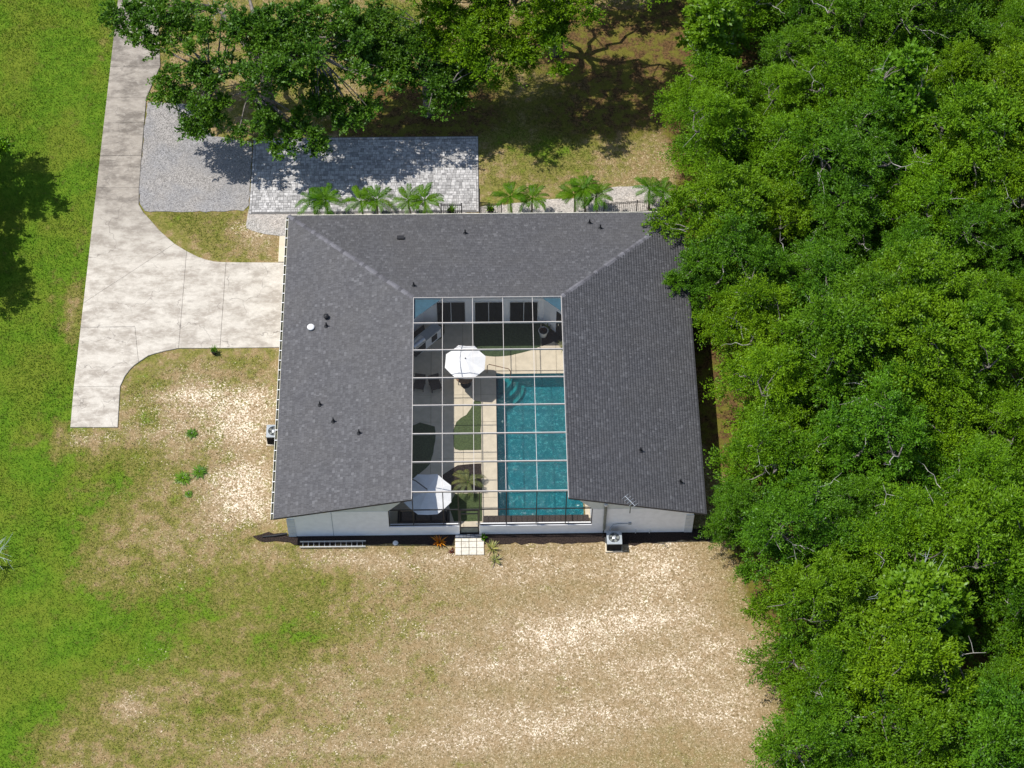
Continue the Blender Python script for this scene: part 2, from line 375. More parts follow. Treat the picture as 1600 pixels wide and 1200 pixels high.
SAND = [(330,620,140,70,.36),(290,700,130,70,.32),(400,690,60,90,.24),(360,790,90,50,.22),(280,660,60,60,.12),(390,780,70,50,.2),(400,374,46,28,.5),(360,355,26,14,.25),(300,850,70,60,.2),(250,900,80,40,.14),(960,975,110,40,.2),(860,1010,70,40,.14),(1010,940,60,30,.1),
        (1000,1080,260,150,.2),(800,1130,200,110,.16),(1110,1020,90,150,.14),(880,880,200,36,.24),(1040,880,100,36,.16),(680,890,110,36,.16),(620,1000,150,100,.08),(560,880,120,40,.1),(560,1160,200,60,.14),(330,1150,140,60,.12),(200,1100,24,18,.4),(1075,285,30,22,.45),(930,278,50,12,.34),(860,250,60,20,.18),(80,680,60,20,.25),
        (100,690,50,20,.2),(500,870,80,20,.16),(280,1060,80,50,.14)]
LITTER = [(900,60,200,90,.8),(880,170,160,60,.3),(640,150,110,60,.85),(720,180,60,50,.6),(1000,120,90,120,.5),(380,170,50,50,.4),(580,200,120,24,.7),(900,200,120,50,.35),(1240,860,120,50,.5),(1190,930,40,40,.35),(1100,500,20,160,.6),(1110,650,30,80,.6),(730,905,30,16,.35)]
def masks(X, Y):
    wob = (fbm(X, Y, .28, 3)-.5)*3.2
    bx = np.interp(Y, [-16,-12,-9.5,-7,-5,-2,1,4,6.5,7.5,50], [-11.5,-12.3,-11,-8.9,-8.6,-10.6,-11.2,-11.6,-13,-11.4,-11.4])
    g = 1/(1+np.exp((X+wob*np.where(Y > 8, .2, 1)-bx)/np.where(Y > 8, .25, .8)))
    g = g*(.62+.55*fbm(X, Y, .22, 40))
    g = g-.35*np.exp(-((X+12.3)/.6)**2)*(Y > 5)*fbm(X, Y, .6, 21)*1.5 - blobs(X, Y, [(100,480,40,90,.35),(60,640,40,40,.2),(60,60,60,60,.15)])
    g = g+.4*(1-np.clip((X+4)/26, 0, 1))+blobs(X, Y, GREEN)+(fbm(X, Y, .35, 9)-.5)*.35+(fbm(X, Y, .9, 19)-.5)*.4+.07*np.sin(X*5.2+2*fbm(X, Y, .1, 31))*(X < -11.9)
    s = blobs(X, Y, SAND)+(fbm(X*.45, Y*1.5, .5, 15)-.5)*.5 -.03 + .13*(Y < 0)*np.clip((X+3)/14, 0, 1)+.09 - .55*(X < -11.9)
    g = g-.3*np.clip(s, 0, 1)*(X > -11.5)
    l = blobs(X, Y, LITTER)
    forest = 1/(1+np.exp(-(X-np.interp(Y, [-16,-6,0,10,20,30,45], [26,26.5,25,24,23,23,23]))/.5)); l = l+forest
    l = np.where(X < -11.9, 0, l); s = s-.75*np.clip(l, 0, 1)
    return np.clip(g, 0, 1), np.clip(s, 0, 1), np.clip(l, 0, 1)

def axis(lo, hi, st, far):
    a = np.arange(lo, hi+1e-6, st); e = []; d = st; x = hi
    while x < hi+far: d *= 1.5; x += d; e.append(x)
    b = []; d = st; x = lo
    while x > lo-far: d *= 1.5; x -= d; b.append(x)
    return np.concatenate([b[::-1], a, e])
ax = axis(-24, 50, .3, 900); ay = axis(-20, 48, .3, 900)
# cells over the pool are left out so that the basin can sink below the ground
X, Y = np.meshgrid(ax, ay); nx, ny = len(ax), len(ay)
Z = (fbm(X, Y, .25, 70)-.5)*.05 - .03
flat = ((X > -12.2) & (X < 23.6) & (Y > -.9) & (Y < 29)); Z = np.where(flat, -.03, Z)
idx = np.arange(nx*ny).reshape(ny, nx)
Q = np.stack([idx[:-1,:-1], idx[:-1,1:], idx[1:,1:], idx[1:,:-1]], -1).reshape(-1, 4)
cx = (X[:-1,:-1]+X[1:,1:]).ravel()/2; cy = (Y[:-1,:-1]+Y[1:,1:]).ravel()/2
keep = ~((cx > 6.4) & (cx < 16.6) & (cy > .9) & (cy < 14))
gm = np_mesh('ground', np.stack([X, Y, Z], -1).reshape(-1, 3), Q[keep], 4)
g_, s_, l_ = masks(X.ravel(), Y.ravel())
ca = gm.color_attributes.new('mask', 'FLOAT_COLOR', 'POINT'); ca.data.foreach_set('color', np.stack([g_, s_, l_, np.ones_like(g_)], -1).astype(np.float32).ravel())
gm.shade_smooth(); struct(link('ground', gm, M['ground']))

# ------------------------------------------------------------------ driveway, gravel, patio
L = -11.86
slabs = [[(L,46),(-9.0,46),(-9.0,41),(L,41)], [(L,41),(-9.0,41),(-9.1,37.4),(L,37.4)], [(L,37.4),(-9.1,37.4),(-8.75,34.2),(L,34.2)], [(L,34.2),(-8.75,34.2),(-9.42,31.6),(L,31.6)],
         [(L,31.6),(-9.42,31.6),(-9.4,29.6),(L,29.6)], [(L,29.6),(-9.4,29.6),(-9.36,27),(L,27)], [(L,27),(-9.36,27),(-9.31,24.5),(L,24.5)],
         [(L,24.5),(-9.31,24.5),(-9.23,23.22),(-8.9,22.6),(-8.42,22.0),(-7.9,21.3),(-7.34,20.7),(-6.9,20.25),(L,16.0)],
         [(L,16),(-6.9,20.25),(-6.5,19.95),(-6.15,19.7),(-6.15,12.78),(-6.9,12.6),(-7.4,12.45),(-7.83,12.29),(-8.35,11.85),(-8.75,14.3),(L,14.3)],
         [(L,14.3),(-8.75,14.3),(-8.35,11.85),(-8.6,11.62),(-8.81,11.34),(-9.05,10.9),(-9.26,10.21),(L,10.21)], [(L,10.21),(-9.26,10.21),(-9.17,7.48),(-11.8,7.51)],
         [(-6.15,19.7),(-5.84,19.5),(-5.4,19.24),(-5,19.07),(-4.5,18.92),(-4.11,18.87),(-3.8,18.86),(-3.8,12.76),(-6.15,12.78)], [(-3.8,18.86),(.55,18.78),(.55,12.77),(-3.8,12.76)]]
drive = bpy.data.objects.new('driveway', None); COL.objects.link(drive); struct(drive)
def shrink(poly, d):
    n = len(poly); a = sum(poly[i][0]*poly[(i+1)%n][1]-poly[(i+1)%n][0]*poly[i][1] for i in range(n)); sg = 1 if a > 0 else -1
    out = []
    for i in range(n):
        p0, p1, p2 = [Vector(poly[(i+k) % n]) for k in (-1, 0, 1)]
        e1 = (p1-p0).normalized(); e2 = (p2-p1).normalized(); n1 = Vector((-e1.y, e1.x))*sg; n2 = Vector((-e2.y, e2.x))*sg
        b = (n1+n2); b = b/max(.3, b.dot(n1)) if b.length > .1 else n1
        out.append(tuple(p1+b*d))
    return out
for i, sl_ in enumerate(slabs):
    sp = shrink(sl_, .007); mb = MB(); inn = shrink(sp, .025); n = len(sp)
    a = sum(sp[k][0]*sp[(k+1)%n][1]-sp[(k+1)%n][0]*sp[k][1] for k in range(n))
    if a < 0: sp, inn = sp[::-1], inn[::-1]
    h = .045+.004*(i % 3)
    mb.add([(x,y,-.08) for x,y in sp]+[(x,y,h-.012) for x,y in sp]+[(x,y,h) for x,y in inn],
           [tuple(range(2*n, 3*n))]+[(k,(k+1)%n,n+(k+1)%n,n+k) for k in range(n)]+[(n+k,n+(k+1)%n,2*n+(k+1)%n,2*n+k) for k in range(n)])
    link('concrete_slab', mb, M['concrete'], drive)
def wavy(poly, amp, step=.35, seed=0):
    r = np.random.default_rng(seed); out = []
    for i in range(len(poly)):
        a, b = np.array(poly[i]), np.array(poly[(i+1) % len(poly)]); n = max(1, int(np.linalg.norm(b-a)/step))
        for k in range(n): out.append(tuple(a+(b-a)*k/n+r.normal(0, amp, 2)))
    return out
mb = MB().prism(wavy([(-9.33,31.3),(-9.33,24.6),(-9.2,23.2),(-8.89,22.72),(-6,22.66),(-3.01,22.71),(-2.68,23.14),(-2.72,28.0),(-5.24,28.5),(-6.2,31)], .03), -.05, .004)
struct(link('gravel_bed', mb, M['gravel']), 'stuff')
mb = MB().prism(wavy([(-2.75,22.85),(-2.72,21.3),(-1.6,20.95),(-.36,20.72),(.6,20.6),(.6,19.2),(22.5,19.2),(22.6,23.7),(21.06,24.35),(19.9,24.3),(18.94,24.2),(18.0,23.8),(16.8,23.4),(14.9,23.36),(13,23.05),(11.05,22.85),(11.05,22.36),(-2.6,22.86)], .03, seed=3), -.05, -.002)
struct(link('gravel_path', mb, M['gravel_warm']), 'stuff')
mb = MB().box(-.76, 18.83, -.05, .6, 20.72, .07); struct(link('concrete_step', mb, M['deck']))

patio = bpy.data.objects.new('paver_patio', None); COL.objects.link(patio); struct(patio)
link('sand_bed', MB().box(-2.66, 22.42, -.05, 11.0, 28.3, .012), M['paver_joint'], patio)
pv = MB(); y = 22.56; r = random.Random(3)
while y < 28.06:
    h = r.choice([.13, .19, .19, .25]); h = min(h, 28.1-y)
    if h < .1: break
    x = -2.5
    while x < 10.84:
        w = r.choice([.13, .19, .25, .29])
        if x+w > 10.78: w = 10.86-x
        z = .03+r.uniform(-.004, .004); pv.bevel_box(x+.007, y+.007, 0, x+w-.007, y+h-.007, z, .01); x += w
    y += h
struct(link('paver', pv, M['paver'], patio), 'stuff')
ed = MB(); x = -2.62
while x < 10.9:
    ed.bevel_box(x+.005, 28.1, 0, min(x+.24, 10.97)-.005, 28.24, .04, .01)
    x += .245
y = 22.45
while y < 28.0:
    ed.bevel_box(-2.64, y+.005, 0, -2.51, min(y+.24, 28.09)-.005, .04, .01); ed.bevel_box(10.87, y+.005, 0, 10.98, min(y+.24, 28.09)-.005, .04, .01); y += .245
struct(link('edging_paver', ed, M['paver'], patio), 'stuff')

struct(link('mulch_bed', MB().prism(wavy([(.5,.5),(.5,.62),(-.9,.62),(-1.3,.35),(-.7,.12),(.3,.1),(1.0,-.12),(4.8,-.1),(9.4,-.2),(9.5,.3),(11.1,.3),(11.2,-.2),(17.4,-.2),(18.8,-.4),(20.5,-.15),(22.3,-.1),(23.6,-.3),(24.0,.6),(22.3,.6)], .05, .3, 5), -.05, .006), M['mulch']), 'stuff')

# ------------------------------------------------------------------ house
ZE, ZR, WX, D, X1, X2, YI = 2.608, 4.408, 22.83, 20.245, 7.314, 15.521, 12.984
SLP = (ZR-ZE)/X1; WY = .4; XI, XO = 6.02, 16.86; YN = 14.35
house = thing('courtyard_house', 'white single-storey house with dark grey shingled U-shaped roof around a screened courtyard', 'house')
T = .13
def wall(mb, m=None, name='wall'): return link(name, mb, m or M['white_wall'], house)
def polywall(pts, y0, y1, m=None, name='wall'):
    """vertical slab along x with outline pts in (x, z)"""
    n = len(pts); mb = MB(); mb.add([(x,y0,z) for x,z in pts]+[(x,y1,z) for x,z in pts], [tuple(range(n)), tuple(range(n,2*n))[::-1]]+[(i,n+i,n+(i+1)%n,(i+1)%n) for i in range(n)])
    return wall(mb, m, name)
zu = lambda x: ZE+SLP*min(x, WX-x)-T-.03
polywall([(.63,0),(XI,0),(XI,2.5),(.63,zu(.63))] if False else [(.63,0),(XI,0),(XI,2.52),(1.9,2.52),(.63,zu(.63))], WY, WY+.2)
polywall([(1.9,2.523),(XI,2.523),(7.3,4.15),(7.3,zu(7.3))], WY+.01, WY+.19, M['siding'], 'gable_siding')
polywall([(XO,0),(22.26,0),(22.26,zu(22.26)),(21.0,2.52),(XO,2.52)], WY, WY+.2)
polywall([(XO,2.523),(21.0,2.523),(15.53,zu(15.53)),(15.53,4.15)], WY+.01, WY+.19, M['siding'], 'gable_siding')
wall(MB().box(XI+.002, WY, 0, 9.78, WY+.2, .88)); wall(MB().box(10.84, WY, 0, XO-.002, WY+.2, .88))
wall(MB().box(.63, .602, 0, .83, 19.6, 2.45)); wall(MB().box(22.06, .602, 0, 22.26, 19.6, 2.45)); wall(MB().box(.832, 19.4, 0, 22.058, 19.6, 2.45))
# inner walls round the courtyard
NWx = 7.77; NEx = 14.62; SWy = 12.58; SEy = 12.07
wall(MB().box(XI-.15, .602, 0, XI, SWy, 3.9)); wall(MB().box(XO, .602, 0, XO+.15, SEy, 3.9))
wall(MB().box(NWx, YN, 0, NEx, YN+.15, 3.9))
def slab_wall(a, b, th, z0, z1):
    a, b = Vector(a), Vector(b); d = (b-a).normalized(); n = Vector((-d.y, d.x))*th
    return MB().prism([tuple(a), tuple(b), tuple(b+n), tuple(a+n)], z0, z1)
wall(slab_wall((XI,SWy+.002),(NWx-.002,YN), .15, 0, 3.9)); wall(slab_wall((NEx+.002,YN),(XO,SEy+.002), .15, 0, 3.9))
for i, (a, b, z) in enumerate([(8.56,10.14,2.08),(10.72,12.27,2.05),(12.71,14.27,2.03)]):
    f = MB(); w = .05
    f.box(a-w, YN-.04, 0, a, YN-.002, z+w); f.box(b, YN-.04, 0, b+w, YN-.002, z+w); f.box(a, YN-.04, z, b, YN-.002, z+w); f.box((a+b)/2-.02, YN-.035, .03, (a+b)/2+.02, YN-.002, z)
    dr = link('sliding_door', f, M['white_metal'], house)
    link('pane', MB().box(a, YN-.025, .03, (a+b)/2-.02, YN-.005, z), M['glass'], dr); link('pane', MB().box((a+b)/2+.02, YN-.025, .03, b, YN-.005, z), M['glass'], dr)
# door in the diagonal corner
a = Vector((15.35, 28.97-15.35)); b = Vector((16.3, 28.97-16.3)); nrm = Vector((-.7071, -.7071))
q = a+nrm*.05; q2 = b+nrm*.05
dd = link('corner_door', MB().prism([tuple(a+nrm*.004), tuple(b+nrm*.004), tuple(q2), tuple(q)], .02, 2.1), M['bronze'], house)
dm = (a*.85+b*.15)+nrm*.07
link('handle', MB().box(dm.x-.02, dm.y-.02, .95, dm.x+.02, dm.y+.02, 1.15), M['alu'], dd)
# quoins at the two front corners
for xa, xb in ((.6, 1.02), (21.86, 22.29)):
    for k in range(6):
        z0 = .02+k*.37
        if z0+.35 < 2.2: link('quoin', MB().box(xa, WY-.035, z0, xb, WY-.002, z0+.345), M['quoin'], house)
link('seam_strip', MB().box(3.0, WY-.012, 0, 3.025, WY-.001, 2.5), M['grey_paint'], house)
# roof
roof = link('roof', MB(), None, house); roof.data = MB().mesh('roof')
rm = MB()
TL = [((0,0,ZE),(0,D,ZE),(X1,YI,ZR),(X1,0,ZR)), ((0,D,ZE),(WX,D,ZE),(X2,YI,ZR),(X1,YI,ZR)), ((WX,D,ZE),(WX,0,ZE),(X2,0,ZR),(X2,YI,ZR))]
for q4 in TL:
    tp = [(x,y,z-.012) for x,y,z in q4]; bt = [(x,y,z-T) for x,y,z in q4]
    rm.add(tp+bt, [(3,2,1,0),(4,5,6,7),(0,1,5,4),(1,2,6,5),(2,3,7,6),(3,0,4,7)])
roof.data = rm.mesh('roof'); roof.data.materials.append(M['fascia'])
sv, sq = [], []
sr = np.random.default_rng(8)
def courses(fn, umin, umax, width, exposure=.146):
    """shingle courses on a plane: fn(u, v) gives the point, v runs up the slope"""
    nv = int(width/exposure); dv = width/nv
    for k in range(nv):
        v0, v1 = k*dv, (k+1)*dv; u = umin(v0)-sr.uniform(0, .3); ue = umax(v0)
        while u < ue:
            w = sr.choice([.07, .1, .14, .18, .24]); a, b = max(u+.004, umin(v0)), min(u+w-.004, ue); u += w
            if b-a < .03: continue
            a1, b1 = max(a, umin(v1)), min(b, umax(v1))
            if b1-a1 < .01: continue
            h = .004+(.009 if sr.random() < .4 else 0)+sr.uniform(0, .004); o = len(sv)
            A, B, C_, D_ = fn(a, v0), fn(b, v0), fn(b1, v1+.0), fn(a1, v1+.0)
            sv.extend([(A[0],A[1],A[2]-.006),(B[0],B[1],B[2]-.006),(A[0],A[1],A[2]+h),(B[0],B[1],B[2]+h),(C_[0],C_[1],C_[2]+.002),(D_[0],D_[1],D_[2]+.002)])
            sq.extend([(o,o+1,o+3,o+2),(o+2,o+3,o+4,o+5)])
wx = X1
courses(lambda u, v: (v, D-u, ZE+SLP*v), lambda v: v, lambda v: D, wx)
courses(lambda u, v: (u, D-v, ZE+(ZR-ZE)/(D-YI)*v), lambda v: v*X1/(D-YI), lambda v: WX-v*(WX-X2)/(D-YI), D-YI)
courses(lambda u, v: (WX-v, u, ZE+(ZR-ZE)/(WX-X2)*v), lambda v: 0, lambda v: D-v*(D-YI)/(WX-X2), WX-X2)
struct(link('shingle', np_mesh('shingle', np.array(sv), np.array(sq), 4), M['shingle'], roof), 'stuff')
cap = None
for a, b in (((0,D,ZE),(X1,YI,ZR)), ((WX,D,ZE),(X2,YI,ZR))):
    a, b = Vector(a), Vector(b); d = (b-a); n = 46; e = d.normalized(); u = e.cross(Vector((0,0,1))).normalized(); nn = u.cross(e)
    for k in range(n):
        p = a+d*(k/n); q_ = a+d*min(1, (k+1.15)/n); h0, h1 = .034+random.uniform(0, .012), .016
        cm = MB(); ln = (q_-p); hw = .15
        vs = [u*-hw+nn*(-.022), u*-hw*.1+nn*h0, u*hw*.1+nn*h0, u*hw+nn*(-.022)]
        v2 = [ln+u*-hw+nn*(-.03), ln+u*-hw*.1+nn*h1, ln+u*hw*.1+nn*h1, ln+u*hw+nn*(-.03)]
        cm.add(vs+v2, [(0,1,5,4),(1,2,6,5),(2,3,7,6),(3,2,1,0)])
        link('hip_cap', cm, M['cap'], roof, loc=p)
# drip edge and rake trim
for xa, xb in ((0, X1), (WX, X2)): link('rake_board', MB().obox((xa,-.012,ZE-.05), (xb,-.012,ZR-.05), .024, .12), M['fascia'], roof)
ed = MB(); ed.box(X1+.002, .02, ZR-.16, X1+.03, YI, ZR+.01); ed.box(X2-.03, .02, ZR-.16, X2-.002, YI, ZR+.01); ed.box(X1+.03, YI-.03, ZR-.16, X2-.03, YI-.002, ZR+.01)
link('edge_flashing', ed, M['cage'], roof)['kind'] = 'stuff'
# gutters
def gutter(p0, p1, out, hangers):
    """open trough along the eave from p0 to p1, out = outward unit vector"""
    p0, p1, o = Vector(p0), Vector(p1), Vector(out); mb = MB()
    mb.obox(p0+o*.012, p1+o*.012, .016, .1); mb.obox(p0+o*.14, p1+o*.14, .022, .1)
    g = link('gutter', mb, M['gutter_lip'], house)
    link('gutter_bottom', MB().obox(p0+o*.076-Vector((0,0,.045)), p1+o*.076-Vector((0,0,.045)), .105, .012), M['gutter_in'], g)
    hm = MB().obox(Vector((0,0,0))+o*.005, o*.155, .045, .012).mesh('hanger')
    for k in range(hangers):
        link('hanger', hm, M['white_metal'], g, loc=p0+(p1-p0)*((k+.5)/hangers)+Vector((0,0,.056)))
    return g
gutter((0,-.02,ZE-.06), (0,D,ZE-.06), (-1,0,0), 31)
link('drip_edge', MB().obox((-.02,D+.02,ZE-.05), (WX,D+.02,ZE-.05), .035, .1), M['gutter_lip'], house)
link('drip_edge', MB().obox((WX+.02,-.02,ZE-.06), (WX+.02,D,ZE-.06), .03, .1), M['fascia'], house)
def rz_(x, y): return ZE+SLP*min(x, WX-x, D-y)
for x, y in [(10.2,18.46),(17.36,19.27),(17.96,18.8),(7.33,13.95),(2.47,11.93),(2.28,6.74),(3.05,5.54),(4.47,4.56),(19.49,3.42),(21.55,1.74)]:
    z = rz_(x, y); mb = MB().lathe([(.13,-.05),(.13,.02),(.06,.07),(.055,.1)], n=10); mb.tube([(0,0,.09),(0,0,.36)], .045, 8)
    link('vent_pipe', mb, M['black'], roof, loc=(x, y, z))
z = rz_(6.51, 18.06); link('box_vent', MB().box(-.18,-.06,-.08,.18,.12,.1).box(-.2,-.1,.1,.2,.14,.14), M['black'], roof, loc=(6.51,18.06,z))
z = rz_(1.6, 11.96); dv = MB().lathe([(.14,-.1),(.14,.1),(.2,.1),(.2,.16),(.13,.21),(.03,.22)], n=16); link('white_dome_vent', dv, M['white_metal'], roof, loc=(1.6,11.96,z))
dv = MB().lathe([(.09,-.1),(.09,.12),(.15,.14),(.15,.24),(.07,.3),(.02,.31)], n=12); link('black_turbine_vent', dv, M['black'], roof, loc=(2.45,12.5,rz_(2.45,12.5)))
# wall fittings by the condenser
dsp = MB().tube([(17.53,.3,3.05),(17.53,.3,.6)], .075, 10); ds = link('downspout', dsp, M['grey_pipe'], house)
link('top_fitting', MB().tube([(17.53,.3,3.05),(17.53,.3,3.2)], .09, 10), M['white_metal'], ds)
link('bottom_hose', MB().tube([(17.53,.3,.6),(17.5,.26,.3),(17.45,.1,.04)], .03, 6), M['black_plastic'], ds)
cb = link('junction_box', MB().box(18.82,.34,.94,18.98,.398,1.12), M['grey_paint'], house)
link('conduit', MB().tube([(18.8,.36,1.03),(18.3,.36,1.03),(18.0,.33,1.0),(17.86,.2,.9),(17.8,.05,.72),(17.78,-.02,.5)], .024, 6), M['grey_paint'], cb)
for x in (19.25, 20.0): link('drain_outlet', MB().tube([(x,.36,.3),(x,.36,.02)], .03, 8).box(x-.05,.36,.26,x+.05,.398,.36), M['white_metal'], house)
# ------------------------------------------------------------------ courtyard floor, pool
PX0, PX1, PY0, PY1 = 11.86, 16.58, 1.45, 10.79
deck = bpy.data.objects.new('courtyard_deck', None); COL.objects.link(deck); struct(deck)
xs = [6.02, 8.2, 10.0, 11.0, PX0]; ys = [.6, 2.7, 5.2, 7.6, 9.4, 10.79, 12.6, 14.35]
for i in range(len(xs)-1):
    for j in range(len(ys)-1):
        link('deck_slab', MB().bevel_box(xs[i]+.006, ys[j]+.006, -.1, xs[i+1]-.006, ys[j+1]-.006, .02, .006), M['deck'], deck)
xs2 = [PX0, 13.0, 14.15, 15.3, 16.86]
for i in range(4):
    link('deck_slab', MB().bevel_box(xs2[i]+.006, PY1+.006, -.1, xs2[i+1]-.006, 12.6-.006, .02, .006), M['deck'], deck)
    link('deck_slab', MB().bevel_box(xs2[i]+.006, 12.6+.006, -.1, xs2[i+1]-.006, 14.35-.006, .02, .006), M['deck'], deck)
    link('deck_slab', MB().bevel_box(xs2[i]+.006, .61, -.1, xs2[i+1]-.006, PY0-.006, .02, .006), M['deck'], deck)
link('deck_slab', MB().bevel_box(PX1+.006, PY0+.006, -.1, 16.85, PY1-.006, .02, .006), M['deck'], deck)
pool = thing('swimming_pool', 'rectangular teal swimming pool inside the screened courtyard', 'pool', (0,0,0))
bz = -1.25
bm = MB(); bm.add([(PX0,PY0,.005),(PX1,PY0,.005),(PX1,PY1,.005),(PX0,PY1,.005),(PX0,PY0,bz),(PX1,PY0,bz),(PX1,PY1,bz),(PX0,PY1,bz)], [(4,5,6,7),(0,4,7,3),(1,5,4,0),(2,6,5,1),(3,7,6,2)])
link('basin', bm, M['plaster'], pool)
for k, R in enumerate((1.5, 1.15, .8)):
    cxs, cys = PX0+.12, PY1-.12; pts = [(cxs, cys)]+[(cxs+R*math.sin(t*PI/2/14), cys-R*math.cos(t*PI/2/14)) for t in range(15)]
    link('step', MB().prism(pts, bz+.01, bz+.38*(k+1)-.16), M['step'], pool)
wt = link('water', MB().add([(PX0+.002,PY0+.002,-.1),(PX1-.002,PY0+.002,-.1),(PX1-.002,PY1-.002,-.1),(PX0+.002,PY1-.002,-.1)], [(0,1,2,3)]), M['water'], pool)
tl = MB()
y = PY0
while y < PY1-.1: tl.box(PX0+.001, y+.005, -.2, PX0+.012, min(y+.15, PY1-.02), -.02); y += .155
struct(link('waterline_tile', tl, M['brick'], pool), 'stuff')
hx, hy = at(761, 583); h2 = at(793, 578, .7)
tag(link('pool_handrail', MB().tube([(hx,hy,.02),(hx+.02,hy+.02,.72),(hx+.12,hy+.04,.82),(hx+1.2,hy-.25,.78),(hx+1.32,hy-.33,.66),(hx+1.3,hy-.36,-.5)], .024, 8), M['wood']), 'thin brown handrail curving down into the pool steps', 'handrail')
# lawn patches of artificial turf and planting beds in the courtyard
def patch(name, pts, m, z=.028, seed=1, label=None, amp=.015, cat='turf'):
    o = link(name, MB().prism(wavy(pts, amp, .3, seed), .0, z), m)
    if label: tag(o, label, cat)
    else: struct(o, 'stuff')
    return o
def arc(cx_, cy_, r, a0, a1, n=8): return [(cx_+r*math.cos(math.radians(a0+(a1-a0)*k/n)), cy_+r*math.sin(math.radians(a0+(a1-a0)*k/n))) for k in range(n+1)]
patch('artificial_turf', [(10.55,14.32),(10.6,13.2),(10.69,12.5),(10.85,12.22),(11.16,12.05),(11.8,11.98),(12.43,12.0),(13.34,12.22),(13.9,12.42),(14.44,12.63),(14.47,14.32)], M['turf_shaded'], label='large shaded green turf area below the three sliding doors')
patch('artificial_turf', [(8.3,14.3),(8.95,14.3),(8.95,13.7),(8.8,13.3),(8.3,13.0),(7.9,13.2)], M['turf_shaded'], .027, 2, 'small rounded turf patch beside the white outdoor kitchen counter')
patch('artificial_turf', [(10.86,9.0),(10.62,9.0),(10.45,8.5),(10.2,8.05),(9.62,7.6),(9.47,7.1),(9.45,6.0),(9.55,5.78),(9.8,5.73),(10.99,5.73),(11.0,8.9)], M['turf'], .028, 3, 'sunlit green turf patch with curved edge between the deck and the pool')
patch('artificial_turf', [(7.0,7.3),(7.62,7.58),(8.44,7.3),(8.47,6.33),(8.35,5.6),(8.17,4.88),(7.4,4.06),(6.7,3.7),(6.4,5.5)], M['turf_shaded'], .028, 4, 'shaded turf patch against the left side of the courtyard')
patch('artificial_turf', [(9.55,2.95),(10.99,2.95),(10.99,1.2),(9.5,1.2),(9.2,2.2)], M['turf'], .028, 5, 'green turf patch just inside the screen door')
patch('planting_bed', [(8.25,3.65),(9.0,4.25),(9.68,4.77),(10.98,4.84),(11.0,3.0),(9.5,3.0),(8.7,3.0)], M['mulch'], .032, 6)
patch('planting_bed', [(14.52,14.3),(14.6,14.3),(15.6,13.3),(15.0,12.85),(14.5,12.66)], M['mulch'], .032, 7)
patch('planting_bed', [(7.8,14.28),(6.1,12.55),(6.1,11.9),(7.2,12.6),(8.0,13.4)], M['mulch'], .032, 8)
dmx = MB(); cs = [(15.31,13.6),(14.92,13.22),(15.4,12.8),(15.75,13.15)]
tag(link('doormat', MB().prism(cs, .021, .04), M['mat']), 'black doormat turned diagonally by the corner door', 'doormat')
# white counter with sink window and grill, diagonal in the corner
ck = thing('outdoor_kitchen', 'white diagonal outdoor kitchen counter in the shaded corner of the courtyard', 'counter', (8.05, 13.05, 0), math.radians(45))
link('cabinet', MB().box(-.9,-.26,.02,.75,.26,.86), M['white_wall'], ck); link('countertop', MB().bevel_box(-.94,-.3,.862,.79,.3,.92,.01), M['grey_paint'], ck)
link('cabinet_door', MB().box(.0,-.29,.2,.42,-.262,.72), M['bronze'], ck)
gl = thing('barbecue_grill', 'silver lidded barbecue grill beside the white counter', 'grill', (7.45, 12.4, 0), math.radians(45))
link('cart', MB().box(-.4,-.24,.1,.4,.24,.8), M['black'], gl)
lid = MB()
lid.add([(x, -.26*math.cos(t), .82+.26*math.sin(t)) for x in (-.42, .42) for t in [PI*k/8 for k in range(9)]], [(k, k+1, 10+k, 9+k) for k in range(8)]+[tuple(range(9)), tuple(range(9,18))[::-1]])
lo = link('lid', lid, M['alu'], gl); link('handle', MB().tube([(-.3,-.3,.95),(.3,-.3,.95)], .018, 6), M['alu'], lo)
for sx in (-.36, .36):
    for sy in (-.2, .2): link('leg', MB().box(sx-.02, sy-.02, .022, sx+.02, sy+.02, .1), M['black'], gl)

bn = thing('slatted_bench', 'low dark slatted wooden bench along the near end of the pool behind the screen', 'bench', (13.9, 1.0, 0))
link('frame', MB().box(-2.85,-.36,.022,2.85,.34,.3), M['black'], bn)
for k in range(19): link('slat', MB().bevel_box(-2.85+k*.3,-.38,.302,-2.85+k*.3+.285,.36,.335,.006), M['sofa'], bn)
# umbrellas
def umbrella(R, h, zr, n=8, off=0.0):
    canopy = MB(); ring = [(R*math.cos(2*PI*k/n+off), R*math.sin(2*PI*k/n+off)) for k in range(n)]
    vs = [(0,0,zr+h)]
    for t in (.5, 1.0):
        for k, (x, y) in enumerate(ring):
            vs.append((x*t, y*t, zr+h*(1-t)-.0))
            x2, y2 = ring[(k+1) % n]; vs.append(((x+x2)/2*t, (y+y2)/2*t, zr+h*(1-t)-.05*t))
    m2 = 2*n
    fs = [(0, 1+k, 1+(k+1) % m2) for k in range(m2)]+[(1+k, 1+m2+k, 1+m2+(k+1) % m2, 1+(k+1) % m2) for k in range(m2)]
    canopy.add(vs, fs)
    return canopy, ring
uc = at(727, 565, 2.25)
um = thing('patio_umbrella', 'white octagonal patio umbrella in the sun above the deck beside the pool steps', 'umbrella', (uc[0], uc[1], 0), .2)
cv, ring = umbrella(1.19, .34, 2.22, off=.12); link('canopy', cv, M['canvas'], um)
link('pole', MB().tube([(0,0,.05),(0,0,2.6)], .026, 8), M['bronze'], um); link('base', MB().lathe([(.3,.02),(.3,.07),(.06,.12),(.04,.3)]), M['black'], um)
for x, y in ring: link('rib', MB().obox((0,0,2.52), (x*.99,y*.99,2.205), .016, .014), M['bronze'], um)
link('finial', MB().lathe([(.03,2.55),(.04,2.6),(.01,2.66)], n=8), M['black'], um)
